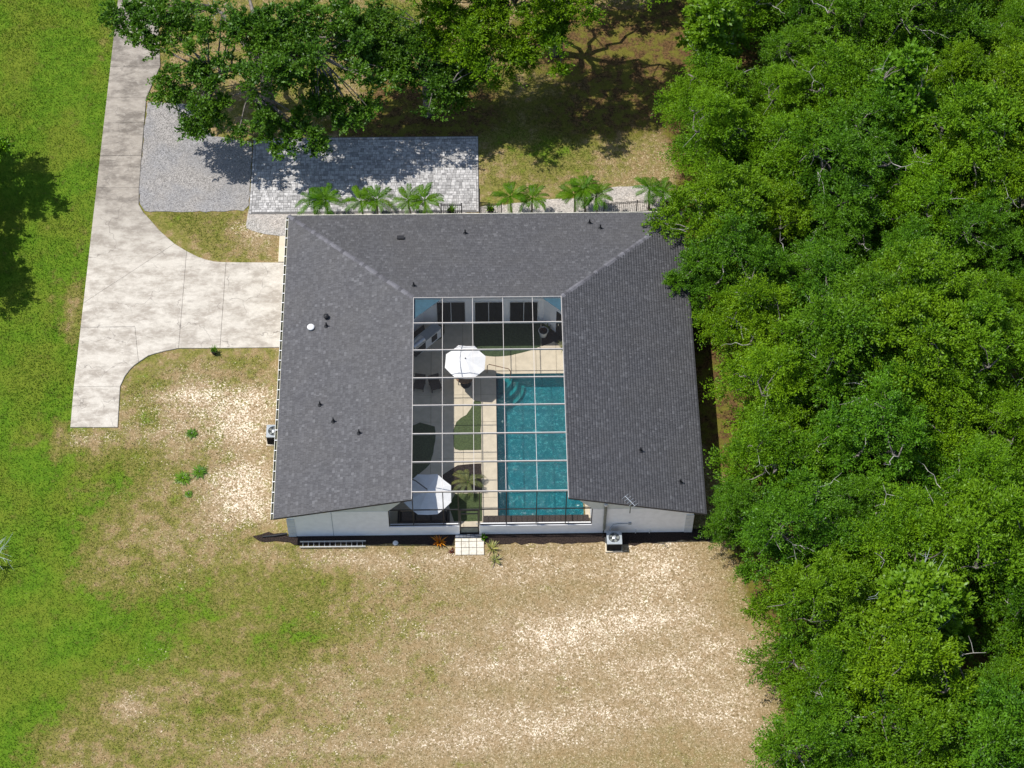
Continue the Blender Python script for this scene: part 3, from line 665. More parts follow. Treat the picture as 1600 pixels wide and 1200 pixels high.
tb = thing('round_table', 'small round dark table under the sunlit white umbrella', 'table', (uc[0]-.05, uc[1]+.1, 0)); link('tabletop', MB().lathe([(.55,.7),(.55,.73)], n=20), M['wood'], tb)
for k in range(4): link('leg', MB().tube([(.4*math.cos(k*PI/2+.4),.4*math.sin(k*PI/2+.4),.02),(.36*math.cos(k*PI/2+.4),.36*math.sin(k*PI/2+.4),.7)], .02, 6), M['black'], tb)
uc2 = at(668, 776, 1.85)
u2 = thing('cantilever_umbrella', 'large grey-white cantilever umbrella half under the roof edge at the screen wall', 'umbrella', (uc2[0], 1.92, 0), .1)
cv, ring = umbrella(1.36, .42, 1.72, off=.3); link('canopy', cv, M['canvas'], u2)
for x, y in ring: link('rib', MB().obox((0,0,2.1), (x*.99,y*.99,1.705), .018, .014), M['bronze'], u2)
link('post', MB().tube([(-1.25,1.0,.02),(-1.25,1.0,2.2)], .04, 8), M['bronze'], u2); link('arm', MB().tube([(-1.25,1.0,2.2),(-.6,.5,2.42),(0,0,2.2)], .03, 8), M['bronze'], u2)
link('base', MB().box(-1.6,.7,.02,-.95,1.35,.08), M['black'], u2)
sf = thing('outdoor_sofa', 'dark brown woven outdoor sofa under the large umbrella by the screen', 'sofa', (7.9, 1.25, 0))
link('seat', MB().bevel_box(-1.3,-.4,.1,1.2,.4,.36,.03), M['sofa'], sf); link('backrest', MB().bevel_box(-1.3,-.55,.1,1.2,-.4,.8,.03), M['sofa'], sf)
for a, b in ((-1.45,-1.3), (1.2,1.35)): link('armrest', MB().bevel_box(a,-.55,.1,b,.4,.6,.03), M['sofa'], sf)
for k in range(3): link('seat_cushion', MB().bevel_box(-1.28+k*.82,-.38,.362,-.5+k*.82,.38,.48,.05), M['cushion'], sf)
ch = thing('lounge_chair', 'dark lounge chair in the shade beside the left wall of the courtyard, nearer the pool', 'chair', (8.45,9.9,0), .3, 'courtyard lounge chairs')
link('seat', MB().bevel_box(-.3,-.3,.28,.3,.3,.38,.03), M['sofa'], ch); link('backrest', MB().bevel_box(-.3,.3,.3,.3,.38,.85,.03), M['sofa'], ch)
for sx in (-.27,.27):
    for sy in (-.27,.27): link('leg', MB().box(sx-.02,sy-.02,.02,sx+.02,sy+.02,.28), M['black'], ch)
dup(ch, (7.55,9.95,0), -.2, label='dark lounge chair against the left courtyard wall, farther from the pool than its twin')

# ------------------------------------------------------------------ pool cage
cg = thing('pool_cage', 'flat screened pool cage of cream beams spanning the courtyard opening', 'pool cage', (0,0,0))
by = [YI-.035, 11.25, 9.45, 7.62, 5.85, 4.05, 2.29, .46]; pxs = [X1+.035, 8.93, 10.59, 12.26, 13.9, X2-.035]
for y in by[1:]: link('beam', MB().box(X1+.032, y-.023, ZR-.09, X2-.032, y+.023, ZR+.02), M['cage'], cg)
for x in pxs[1:-1]:
    for j in range(7):
        link('purlin', MB().box(x-.013, by[j+1]+.03, ZR-.05, x+.013, by[j]-.03, ZR), M['cage'], cg)
for i in range(5):
    for j in range(7):
        x0, x1, y0, y1 = pxs[i]+.026, pxs[i+1]-.026, by[j+1]+.042, by[j]-.042
        link('screen_panel', MB().add([(x0,y0,ZR-.03),(x1,y0,ZR-.03),(x1,y1,ZR-.03),(x0,y1,ZR-.03)], [(0,1,2,3)]), M['screen'], cg)
px_s = [XI+.03, 7.34, 8.95, 9.75, 10.87, 12.28, 13.88, 15.44, XO-.03]
def topz(x): return ZR-.1 if X1-.05 < x < X2+.05 else (2.52+(x-XI)*1.27 if x < X1 else 2.52+(XO-x)*1.27)
for x in px_s: link('post', MB().box(x-.025, WY+.04, .882 if not 9.5 < x < 11 else .02, x+.025, WY+.09, topz(x)), M['bronze'], cg)
for k in range(len(px_s)-1):
    a, b = px_s[k]+.031, px_s[k+1]-.031
    for z in ((2.5,) if k == 3 else (.9, 2.5)): link('rail', MB().box(a, WY+.045, z-.0, b, WY+.095, z+.05), M['bronze'], cg)
    if k == 3: pn = [[(a,2.56),(b,2.56),(b,topz(b)),(a,topz(a))]]
    else: pn = [[(a,.95),(b,.95),(b,2.5),(a,2.5)], [(a,2.551),(b,2.551),(b,topz(b)),(a,max(2.56, topz(a)))]]
    for pts in pn: link('screen_panel', MB().add([(x, WY+.07, z) for x, z in pts], [(0,1,2,3)]), M['screen'], cg)
sd = thing('screen_door', 'dark framed screen door in the half wall above the stepping pad', 'door', (10.31, WY+.04, 0))
fr = MB()
for a, b in ((-.52,-.45), (.45,.52)): fr.box(a, 0, .05, b, .04, 2.46)
for a, b in ((.05,.12), (.62,.68), (2.39,2.46), (2.05, 2.12)): fr.box(-.45, 0, a, .45, .04, b)
link('frame', fr, M['bronze'], sd); link('kick_plate', MB().box(-.45,.012,.12,.45,.028,.62), M['grey_pipe'], sd)
link('screen', MB().add([(-.45,.02,.68),(.45,.02,.68),(.45,.02,2.05),(-.45,.02,2.05)], [(0,1,2,3)]), M['screen'], sd); link('handle', MB().box(.38,-.05,1.0,.42,0,1.14), M['alu'], sd)
for pts, lb in (([(X1+.04,YI-.04),(X1+.04,YI-1.34),(8.83,YI-.04)], 'left'), ([(X2-.04,YI-.04),(14.5,YI-.04),(X2-.04,YI-.9)], 'right')):
    tag(link('corner_cover', MB().prism(pts, ZR-.17, ZR-.15), M['blue']), 'blue triangular sheet filling the %s upper corner of the pool cage' % lb, 'cover')

# ------------------------------------------------------------------ front of the house: pad, ladder, condensers, antenna
pad = bpy.data.objects.new('stepping_pad', None); COL.objects.link(pad); struct(pad)
tx = [9.53, 9.87, 10.28, 10.69, 11.09]; ty = [.15, -.05, -.43, -.88]
for i in range(4):
    for j in range(3): link('tile', MB().bevel_box(tx[i]+.012, ty[j+1]+.012, -.05, tx[i+1]-.012, ty[j]-.012, .04, .008), M['tile'], pad)
for k in range(7): link('brick', MB().bevel_box(9.55+k*.205, .17, -.05, 9.55+k*.205+.195, .385, .05, .008), M['brick'], pad)
ld = thing('extension_ladder', 'long aluminium ladder lying on the grass in front of the white wall', 'ladder', (1.22, -.34, .02))
for y in (0, .33): link('rail', MB().box(0, y-.025, .03, 3.52, y+.025, .14), M['alu'], ld)
rg = MB().tube([(0,.027,0),(0,.303,0)], .018, 6).mesh('rung')
for k in range(12): link('rung', rg, M['alu'], ld, loc=(.16+k*.29, 0, .085))
def condenser(label, x, y, rz=0):
    t = thing('air_conditioner', label, 'air conditioner', (x, y, 0), rz, 'outdoor condenser units')
    link('pad', MB().bevel_box(-.46,-.46,-.03,.46,.46,.06,.01), M['deck'], t)
    body = MB().bevel_box(-.38,-.38,.06,.38,.38,.74,.01); bo = link('body', body, M['black_plastic'], t)
    fin = MB()
    for k in range(16):
        z = .1+k*.038; fin.box(-.392,-.392,z,.392,-.381,z+.012); fin.box(.381,-.38,z,.392,.392,z+.012); fin.box(-.392,-.38,z,-.381,.38,z+.012); fin.box(-.38,.381,z,.38,.392,z+.012)
    link('louvre', fin, M['black'], t)['kind'] = 'stuff'
    top = MB(); n = 24; vs = []; R = .31
    for k in range(n):
        a = 2*PI*k/n+PI/4; c, s_ = math.cos(a), math.sin(a); q = .405/max(abs(c), abs(s_)); vs += [(c*q, s_*q, .745), (c*q, s_*q, .82), (c*R, s_*R, .835), (c*R*.95, s_*R*.95, .76)]
    fs = []
    for k in range(n):
        j = (k+1) % n
        for e in range(3): fs.append((4*k+e, 4*j+e, 4*j+e+1, 4*k+e+1))
    link('top_cover', top.add(vs, fs), M['grey_paint'], t)
    fan = MB()
    for k in range(5):
        a = 2*PI*k/5; d = Vector((math.cos(a), math.sin(a), 0)); e = Vector((-d.y, d.x, 0))
        fan.add([d*.05+e*.03+Vector((0,0,.79)), d*.27+e*.09+Vector((0,0,.8)), d*.27-e*.07+Vector((0,0,.765)), d*.05-e*.03+Vector((0,0,.77))], [(0,1,2,3)])
    link('fan', fan, M['grey_pipe'], t); link('motor', MB().lathe([(.1,.75),(.1,.84),(.05,.86)], n=12), M['alu'], t)
    gr_ = MB()
    for R_ in (.12, .19, .26): gr_.tube([(R_*math.cos(2*PI*k/20), R_*math.sin(2*PI*k/20), .838) for k in range(21)], .005, 4, False)
    link('guard', gr_, M['grey_paint'], t)
    return t
condenser('grey and black condenser unit against the front wall right of the screen', 18.04, -.36)
condenser('grey and black condenser unit beside the gutter on the left side of the house', -.42, 6.62)
tag(link('drain_pipe', MB().tube([(.52,.52,.12),(-.2,.42,.07),(-.82,.38,.05)], .05, 8), M['black_plastic']), 'black corrugated drain pipe end at the lower left corner of the house', 'pipe')
an = thing('roof_antenna', 'small white antenna on a pole at the right gable edge', 'antenna', (18.78, -.05, 3.05))
link('mast', MB().tube([(0,0,-.2),(0,-.02,1.0)], .03, 8), M['grey_pipe'], an); link('boom', MB().tube([(-.3,.3,1.05),(.2,-.28,.98)], .02, 6), M['alu'], an)
for k in range(5):
    p = Vector((-.28,.28,1.05)).lerp(Vector((.18,-.26,.98)), k/4); link('element', MB().tube([p+Vector((-.18,-.15,0)), p+Vector((.18,.15,0))], .008, 5), M['alu'], an)

# ------------------------------------------------------------------ fence
def fence(label, pts, group='black picket fence runs', name='picket_fence', cat='fence', h=1.15):
    o = thing(name, label, cat, (pts[0][0], pts[0][1], 0), 0, group)
    base = Vector((pts[0][0], pts[0][1], 0)); pk = MB().box(-.009,-.009,.06,.009,.009,h-.02).mesh('picket'); ps = MB().box(-.03,-.03,-.05,.03,.03,h+.06).lathe([(.04,h+.06),(.02,h+.1)], n=8).mesh('post')
    for (a, b) in zip(pts[:-1], pts[1:]):
        a, b = Vector((*a, 0))-base, Vector((*b, 0))-base; d = b-a; n = max(1, round(d.length/1.85))
        for k in range(n+1): link('post', ps, M['black'], o, loc=a+d*(k/n))
        for z in (.14, h-.14, h-.02): link('rail', MB().obox(a+Vector((0,0,z)), b+Vector((0,0,z)), .024, .03), M['black'], o)
        m = int(d.length/.115)
        for k in range(1, m): link('picket', pk, M['black'], o, loc=a+d*(k/m))
    return o
fence('black metal picket fence running right from the palms toward the woods', [(18.4,22.08),(22.3,22.38)])
fence('short black fence section beside the potted plant on the paver patio', [(8.77,22.14),(9.97,22.13)])
fence('short black fence section right of the paver patio with a potted plant', [(11.12,22.14),(12.32,22.13)])
fence('black gate leaf standing open along the right edge of the paver patio', [(11.04,22.2),(11.04,23.2)], name='open_gate', cat='gate', group=None)

# ------------------------------------------------------------------ foliage
def leaf_mesh(name, P, Dr, Nn, Ln, Wd):
    """one folded rhombus of leaf per row: root P, direction Dr, side normal Nn, length, width"""
    Dr = Dr/np.linalg.norm(Dr, axis=1, keepdims=True); Sd = np.cross(Dr, Nn); Sd /= np.maximum(np.linalg.norm(Sd, axis=1, keepdims=True), 1e-6)
    n = len(P); V = np.empty((n, 4, 3)); Ln = Ln[:, None]; Wd = Wd[:, None]
    V[:, 0] = P; V[:, 1] = P+Dr*Ln*.5+Sd*Wd*.5; V[:, 2] = P+Dr*Ln; V[:, 3] = P+Dr*Ln*.5-Sd*Wd*.5
    return np_mesh(name, V.reshape(-1, 3), np.arange(4*n).reshape(n, 4), 4)
def curve(a, b, sag, n, jit, r):
    a, b = Vector(a), Vector(b); out = []
    for k in range(n+1):
        t = k/n; p = a.lerp(b, t)+Vector((0, 0, sag*4*t*(1-t)))
        if 0 < k < n: p += Vector(r.normal(0, jit, 3))
        out.append(p)
    return out
def make_tree(seed, R, H, trunk_h, n_clump, sprigs, per, leaf_l, leaf_w, rc, dome=.6, centers=None, lean=(0,0), trunk_r=.22, clump_flat=.6, bare=3, low=.35, sep=.72):
    """returns (wood MB, leaf mesh, bare MB) of a spreading tree standing at the origin"""
    r = np.random.default_rng(seed); wood = MB(); wood.smooth = True; bl = []
    top = Vector((lean[0], lean[1], trunk_h))
    wood.tube(curve((0,0,-.1), top, 0, 4, .04, r), [trunk_r*1.35, trunk_r*1.1, trunk_r, trunk_r*.95, trunk_r*.9], 8)
    K = 6; limbs = []; a0 = r.uniform(0, 6)
    for k in range(K):
        a = a0+2*PI*k/K+r.normal(0, .2); rr = R*r.uniform(.5, .68); e = (rr*math.cos(a)+lean[0], rr*math.sin(a)+lean[1], trunk_h+(H-trunk_h)*r.uniform(.35, .7))
        c = curve(top, e, .35, 7, .12, r); wood.tube(c, list(np.linspace(trunk_r*.62, trunk_r*.2, 8)), 6); limbs.append(c)
    if centers is None:
        centers = []
        tries = 0
        while len(centers) < n_clump and tries < 4000:
            tries += 1
            a = r.uniform(0, 2*PI); q = math.sqrt(r.uniform(0, 1)); rr = R*q*(.82+.25*math.sin(3*a+seed)+.12*math.sin(7*a+2*seed))
            z = trunk_h+(H-trunk_h)*(1-dome*q*q)*r.uniform(.78, 1.08)
            if r.random() < low: z = trunk_h*.8+(z-trunk_h*.8)*r.uniform(.25, .8)
            c = np.array([rr*math.cos(a)+lean[0], rr*math.sin(a)+lean[1], z])
            if all(np.linalg.norm((c-d)*np.array([1,1,.8])) > rc*sep for d in centers): centers.append(c)
    Ps, Ds, Ns, Ls, Ws = [], [], [], [], []
    for c in centers:
        cv_ = Vector(c); best = min(((p-cv_).length, tuple(p)) for l in limbs for p in l[2:]); p0 = Vector(best[1])
        tw = curve(p0, cv_-Vector((0,0,.15)), .15, 3, .08, r); wood.tube(tw, [trunk_r*.2, trunk_r*.15, trunk_r*.1, trunk_r*.06], 4, False)
        rcc = rc*r.uniform(.7, 1.25); ns = int(sprigs*r.uniform(.75, 1.25))
        dirs = r.normal(size=(ns, 3)); dirs[:, 2] = np.abs(dirs[:, 2])*.9-.12*r.random(ns); dirs /= np.linalg.norm(dirs, axis=1, keepdims=True)
        tip = r.uniform(.6, 1.3, (ns, 1)); N = ns*per
        t = np.repeat(tip, per, 0)*(.25+.75*r.random((N, 1))**.7); dd = np.repeat(dirs, per, 0)
        pos = c+dd*t*rcc*np.array([1, 1, clump_flat])+r.normal(0, .05*rcc+.02, (N, 3)); pos[:, 2] -= .12*(t[:, 0]**2)*rcc
        Ps.append(pos); Ds.append(dd*.9+r.normal(0, .6, (N, 3))); nn = r.normal(0, .65, (N, 3)); nn[:, 2] += 1; Ns.append(nn)
        Ls.append(leaf_l*r.uniform(.6, 1.3, N)); Ws.append(leaf_w*r.uniform(.7, 1.3, N))
    lm = leaf_mesh('crown', np.concatenate(Ps), np.concatenate(Ds), np.concatenate(Ns), np.concatenate(Ls), np.concatenate(Ws))
    for _ in range(bare):
        l = limbs[r.integers(K)]; p = l[r.integers(3, 8)]; d = Vector((r.normal(), r.normal(), abs(r.normal())*.6+.7)).normalized()*r.uniform(1.2, 2.0)
        bareb = MB(); bl.append(bareb); bc = curve(p, p+d, .1, 4, .08, r); bareb.tube(bc, [.024, .02, .016, .011, .006], 5, False)
        for q in (2, 3): b0 = bc[q]; bareb.tube(curve(b0, b0+Vector(r.normal(0, .45, 3)), 0, 2, .04, r), [.013, .009, .005], 4, False)
    return wood, lm, bl
def tree(label, loc, args, lm, bark=None, name='oak_tree', group=None, rz=0, bare_m=None, cat='tree'):
    w, l, b = make_tree(*args[0], **args[1]); t = thing(name, label, cat, (*loc, 0), rz, group)
    link('trunk', w, bark or M['bark'], t); link('crown', l, lm, t)
    for bb in b: link('bare_branch', bb, bare_m or M['bare'], t)
    return t
GW = 'live oaks of the dense wood'
LBL = 'dense green live oak in the wood right of the house'
protos = []
for k in range(6):
    protos.append(tree(LBL, (0,0), ((100+k, [3.0,3.3,2.8,3.5,3.1,2.6][k], [6.2,6.8,5.6,7.0,5.9,6.5][k], 2.2, 40), dict(sprigs=26, per=26, leaf_l=.17, leaf_w=.085, rc=.85)) if False else
                       ((100+k, [2.7,3.1,2.5,3.3,2.9,2.4][k], [6.4,7.0,5.6,7.4,6.0,6.8][k], 2.0, 30, [46,44,46,42,46,42][k], [44,42,44,40,44,40][k], [.13,.14,.125,.15,.125,.145][k], [.052,.058,.052,.066,.052,.064][k], 1.14), dict(bare=5, sep=[.92,.98,.92,1.0,.9,.95][k], low=.25, clump_flat=.7, dome=.92)), M[['leaf_oak','leaf_deep','leaf_oak','leaf_light','leaf_oak','leaf_deep'][k]], group=GW))
# positions: first the trees of the wood's edge, then the inside
edge = [(24.9,25.2,0,'live oak at the upper left edge of the wood beside the last palm'), (25.1,28.8,2,'live oak at the wood edge beside the shaded lawn behind the house'),
        (24.75,18.9,3,'live oak whose crown overhangs the upper right roof corner'), (25.2,15.4,1,'live oak beside the right eave below the roof corner'), (26.6,11.6,4,'live oak beside the middle of the right eave'),
        (26.9,7.2,0,'live oak beside the lower half of the right eave'), (26.6,3.2,2,'live oak behind the lower right roof corner'), (24.6,.1,5,'low live oak touching the lower right corner of the house'),
        (27.5,-1.8,1,'live oak at the wood edge below the house casting shade on dry grass'), (28.4,-6.2,3,'live oak at the edge of the dry lawn, lower right'), (28.2,-10.2,4,'live oak at the edge of the dry lawn nearest the bottom'),
        (27.4,-14.4,1,'live oak at the bottom edge bordering the dry lawn'), (27.3,36.2,4,'live oak at the top edge of the wood beside the shaded lawn')]
pts = [(x, y) for x, y, k, l in edge]; used = set()
for x, y, k, lb in edge:
    sc = {5: .62}.get(k, 1.0)
    if k not in used: used.add(k); o = protos[k]; o.location = (x, y, 0); o['label'] = lb; o.rotation_euler = (0, 0, x*3+y); o.scale = (sc,)*3
    else: dup(protos[k], (x, y, 0), x*3+y, sc, lb)
r = np.random.default_rng(4); tries = 0; inner = []
def edge_x(y): return float(np.interp(y, [-18,-6,0,6,20,30,44], [30,31,29.5,29,28,27.5,27.5]))
while tries < 6000 and len(inner) < 130:
    tries += 1; y = r.uniform(-18, 44); x = r.uniform(26, 53)
    if x < edge_x(y): continue
    if x > 41+(y+14)/58*10: continue
    if 42.5 < x-(y-22)*.2 < 44.6 and 18 < y < 32 and r.random() < .8: continue
    if all((x-a)**2+(y-b)**2 > 3.35**2 for a, b in pts): pts.append((x, y)); inner.append((x, y))
for x, y in inner: dup(protos[int(r.integers(6))], (x, y, 0), r.uniform(0, 6.28), r.uniform(.74, 1.22), LBL)
# two taller trees that stand out of the wood, with rounder leaves
tl1 = tree('taller broad-leaved tree rising above the wood at upper right', (35.6,26.2), ((301, 2.1, 9.6, 3.2, 44, 16, 20, .3, .17, .75), dict(dome=.75, trunk_r=.2, low=.5, clump_flat=.7)), M['leaf_pine'], name='broadleaf_tree')
tl2 = tree('taller light green tree with pale dead branches at lower right of the wood', (32.8,-7.6), ((302, 2.5, 8.8, 3.0, 46, 16, 20, .28, .16, .75), dict(dome=.7, trunk_r=.2, low=.4, bare=16)), M['leaf_bright'], name='broadleaf_tree', bare_m=M['bare_blue'])
tl3 = tree('bright yellow-green tree at the top of the wood beside the shaded lawn', (25.2,32.2), ((303, 1.7, 7.8, 2.5, 30, 18, 22, .26, .16, .7), dict(dome=.7)), M['leaf_bright'], name='broadleaf_tree')
# big oaks behind the paver patio
def clump_list(lst, extra=0, seed=0, jit=24):
    r = np.random.default_rng(seed); o = list(lst)
    for _ in range(extra):
        px, py, z = lst[int(r.integers(len(lst)))]; o.append((px+r.normal(0, jit), py+r.normal(0, jit*.7), z+r.normal(0, .5)-.3))
    return [np.array([*at(px, py, z), z]) for px, py, z in o]
t1c = [(200,45,6.5),(225,60,6.8),(250,75,6.5),(275,50,7.5),(205,20,7),(240,15,8),(290,15,8.5),(320,45,8.5),(345,20,9),(265,115,6.2),(300,110,6.6),(255,140,5.6),(290,150,5.2),(320,130,6.2),(350,95,7.5),(360,60,8.5),(380,30,9.2),(340,130,6.5),(375,110,7.2),
       (300,185,4.2),(318,205,3.8),(330,180,4.4),(300,205,3.6),(415,215,4.4),(440,235,4.0),(430,195,4.8),(455,215,4.2),(410,175,5.0),(480,205,4.6),(495,225,4.0),(470,180,5),(520,150,5.6),(545,165,5.2),(560,185,4.6),(535,195,4.4),(515,175,5),(500,130,6),(575,165,5),
       (400,75,8.2),(430,20,9.4),(470,15,9.4),(500,25,9),(520,45,8.6),(545,30,8.4),(560,60,7.6),(490,55,8.4),(455,125,6.6),(480,120,6.4),(400,140,6.6),(420,45,9),(345,160,5.4),(385,45,9),(440,95,4.6),(530,80,7.2),(220,35,7.4),(310,75,7.6),(185,15,7.2)]
o1 = at(421, 166)
tree('large dark oak with visible grey trunk overhanging the gravel and paver patio', o1, ((401, 6, 9, 3.6, 0, 22, 26, .2, .11, .86), dict(centers=[c-np.array([o1[0], o1[1], 0]) for c in clump_list(t1c+[(400+k*11%90,40+k*17%80,8.5) for k in range(14)]+[(545+k*13%70,40+k*29%100,6.2) for k in range(12)], 64, 1)], trunk_r=.36, bare=16)), M['leaf_dark'], bare_m=M['bare'])
t2c = [(590,30,7.4),(600,55,7),(630,65,6.8),(660,50,7.2),(615,85,6.2),(645,95,6),(680,85,6.4),(660,120,5.2),(690,130,4.8),(715,140,4.4),(700,110,5.4),(730,120,4.8),(720,95,5.8),(745,110,5),(650,75,6.6),(610,110,5.4),(700,70,6.6),(640,130,4.8),(690,150,4.2),(585,80,6)]
o2 = at(668, 178)
tree('dark spreading oak behind the right half of the paver patio', o2, ((402, 4, 7.2, 2.8, 0, 22, 26, .18, .09, .9), dict(centers=[c-np.array([o2[0], o2[1], 0]) for c in clump_list(t2c, 55, 2, 22)], trunk_r=.26, bare=6)), M['leaf_dark'])
t3c = [(700,15,9),(730,25,8.6),(760,15,9),(790,30,8.6),(820,20,9),(850,15,9.4),(880,10,9.4),(720,50,7.8),(750,60,7.4),(780,55,7.6),(810,60,7.4),(830,45,8),(800,95,6),(815,85,6.4),(790,80,6.6),(710,85,6.8),(735,90,6.4),(860,45,8),(845,65,7),(760,-15,9.8),(800,-20,10),(850,-25,10),(900,-25,10),(940,-20,9.6),(720,-20,9.6),(690,-10,9.2),(905,-5,9),(670,20,8),(680,45,7.4),(890,-60,10),(950,-50,9.5),(980,-15,8.6),(1010,-10,8),(1000,-45,9),(840,-60,10),(780,-60,10)]
o3 = at(866, 84)
tree('tall oak with fine bright foliage at the top edge, shading the rear lawn', o3, ((403, 6, 10, 4, 0, 30, 28, .18, .075, .9), dict(centers=[c-np.array([o3[0], o3[1], 0]) for c in clump_list(t3c, 60, 3)+clump_list([(650+k*22, -12-(k*37)%95, 10+(k*7)%3*.6) for k in range(11)], 13, 5, 26)], trunk_r=.28, bare=6)), M['leaf_oak'])
t4 = tree('oak at the left edge casting a large shadow on the green lawn', (-21.2,24.8), ((404, 4.3, 8.4, 3, 66, 24, 26, .18, .095, .9), dict(trunk_r=.28)), M['leaf_oak'])
tree('second oak past the left edge whose shadow joins on the green lawn below', (-21.2,18.8), ((406, 4.1, 8.0, 3, 60, 24, 26, .18, .095, .9), dict(trunk_r=.28)), M['leaf_oak'])
tree('oak at the top edge whose shadow dapples the lawn behind the house', (20.2,40.5), ((405, 4.4, 8.6, 3.4, 60, 22, 24, .18, .09, .9), dict(trunk_r=.3)), M['leaf_oak'])
# leafless sapling at the left edge
bt = thing('bare_tree', 'pale leafless sapling at the left edge of the green lawn', 'tree', (*at(-6,885), 0)); bw = MB(); r = np.random.default_rng(9)
bw.tube(curve((0,0,-.05), (0,.02,1.6), 0, 4, .03, r), [.05,.045,.04,.035,.03], 6); br = MB()
for k in range(22):
    z = r.uniform(.6, 1.7); a = r.uniform(0, 6.28); l = r.uniform(.7, 1.35); e = Vector((l*math.cos(a), l*math.sin(a), z+r.uniform(.1, .8))); c = curve((0,0,z), e, .08, 4, .04, r)
    br.tube(c, [.018,.015,.012,.009,.005], 4, False)
    for q in (2, 3): br.tube(curve(c[q], c[q]+Vector(r.normal(0, .25, 3))+(e-Vector((0,0,z)))*.25, 0, 2, .02, r), [.009,.007,.003], 4, False)
link('trunk', bw, M['bare_blue'], bt); link('bare_branch', br, M['bare_blue'], bt)

# palms
def frond_mesh(seed, L_, droop, wid=.2, pairs=17):
    r = np.random.default_rng(seed); P, D_, N_, Ln, Wd = [], [], [], [], []; ra = []
    for k in range(9):
        t = k/8; ra.append(Vector((L_*t*(1-.15*droop*t), 0, L_*(.62*t-droop*t*t))))
    mb = MB(); mb.tube(ra, list(np.linspace(.018, .005, 9)), 4, False); V0 = np.array(mb.v); 
    V, Fq = list(mb.v), list(mb.f)
    for k in range(pairs*2):
        t = .12+.86*(k//2)/pairs; s = 1 if k % 2 else -1; i = min(7, int(t*8)); p = ra[i].lerp(ra[i+1], t*8-i); d = (ra[i+1]-ra[i]).normalized(); side = Vector((0, s, 0))
        w = wid*math.sin(PI*min(1, .2+t*.72))**.8*r.uniform(.8, 1.15)+.05; tip = p+(side*.62+d*.95).normalized()*w*1.5+Vector((0,0,-.32*w-.06*r.random())); m_ = p.lerp(tip, .5)+Vector((0,0,.045)); wd = d*.025
        o = len(V); V += [tuple(p-wd*.6), tuple(m_-wd), tuple(tip), tuple(m_+wd), tuple(p+wd*.6)]; Fq += [(o,o+1,o+3,o+4), (o+1,o+2,o+3)]
    me = bpy.data.meshes.new('frond'); me.from_pydata(V, [], Fq); me.update(); return me
FG = [frond_mesh(k, [1.15,1.3,1.0][k], [.62,.85,.45][k]) for k in range(3)]; FY = FG[1].copy(); FD = FG[1].copy(); FD.materials.append(M['frond_dust'])
for m_ in FG: m_.materials.append(M['frond'])
FY.materials.append(M['frond_y'])
def palm(label, x, y, h, seed, yel=0, nf=16, name='palm_tree', group='small palms along the rear fence', s=1.02, lean=None, dusty=False):
    r = np.random.default_rng(seed); t = thing(name, label, 'palm', (x, y, 0), 0, group); le = Vector((r.normal(0, .12), r.normal(0, .1), 0)) if lean is None else Vector(lean)
    tw = MB(); tw.smooth = True; c = curve((0,0,-.05), le+Vector((0,0,h)), 0, 5, .012, r); tw.tube(c, [.09,.07,.06,.055,.055,.05], 8); link('trunk', tw, M['palm_trunk'], t)
    link('crownshaft', MB().tube([le+Vector((0,0,h-.02)), le+Vector((0,0,h+.3))], [.06,.03], 8), M['frond'], t)
    for k in range(nf):
        a = 2*PI*k/nf*2.4+r.normal(0, .15); me = FD if dusty else FY if k < yel else FG[int(r.integers(3))]
        f = link('frond', me, None, t, loc=le+Vector((0,0,h+.2))); f.rotation_euler = (r.normal(0, .15), r.normal(0, .12)+(.35 if k < yel else -.25*(k/nf)), a); q = s*r.uniform(.85, 1.1); f.scale = (q,)*3
        if k < yel: f['label'] = 'yellowing lower frond'
    return t
PL = [(1.3,21.8,1.75,0,'palm at the left end of the row, left trunk of its pair'),(2.12,21.9,1.85,0,'palm at the left end of the row, right trunk of its pair'),(4.2,21.75,1.7,1,'palm of the second pair from the left, left trunk with a yellow frond'),(5.0,21.9,1.8,1,'palm of the second pair from the left, right trunk'),
      (7.0,21.8,1.75,2,'palm of the third pair beside the short fence, left trunk with yellow fronds'),(7.75,21.95,1.95,2,'palm of the third pair beside the short fence, right trunk'),(12.95,21.85,1.9,2,'palm right of the paver patio, left trunk with yellow lower fronds'),(14.1,21.85,1.7,2,'palm right of the paver patio, right trunk with curved stem'),
      (16.7,22.0,1.85,0,'palm before the long fence, leftmost of three stems'),(17.3,22.2,2.05,1,'palm before the long fence, middle of three stems'),(18.0,22.0,1.75,1,'palm before the long fence, rightmost of three stems'),(21.1,22.55,1.75,2,'palm behind the right end of the fence, left trunk'),(21.95,22.5,1.6,1,'palm behind the right end of the fence, right trunk')]
for k, (x, y, h, yl, lb) in enumerate(PL): palm(lb, x, y, h, 50+k, yl)
palm('feathery pale green palm in the mulched bed inside the courtyard', 10.02, 3.4, .3, 90, 0, 15, group=None, s=.85, dusty=True)

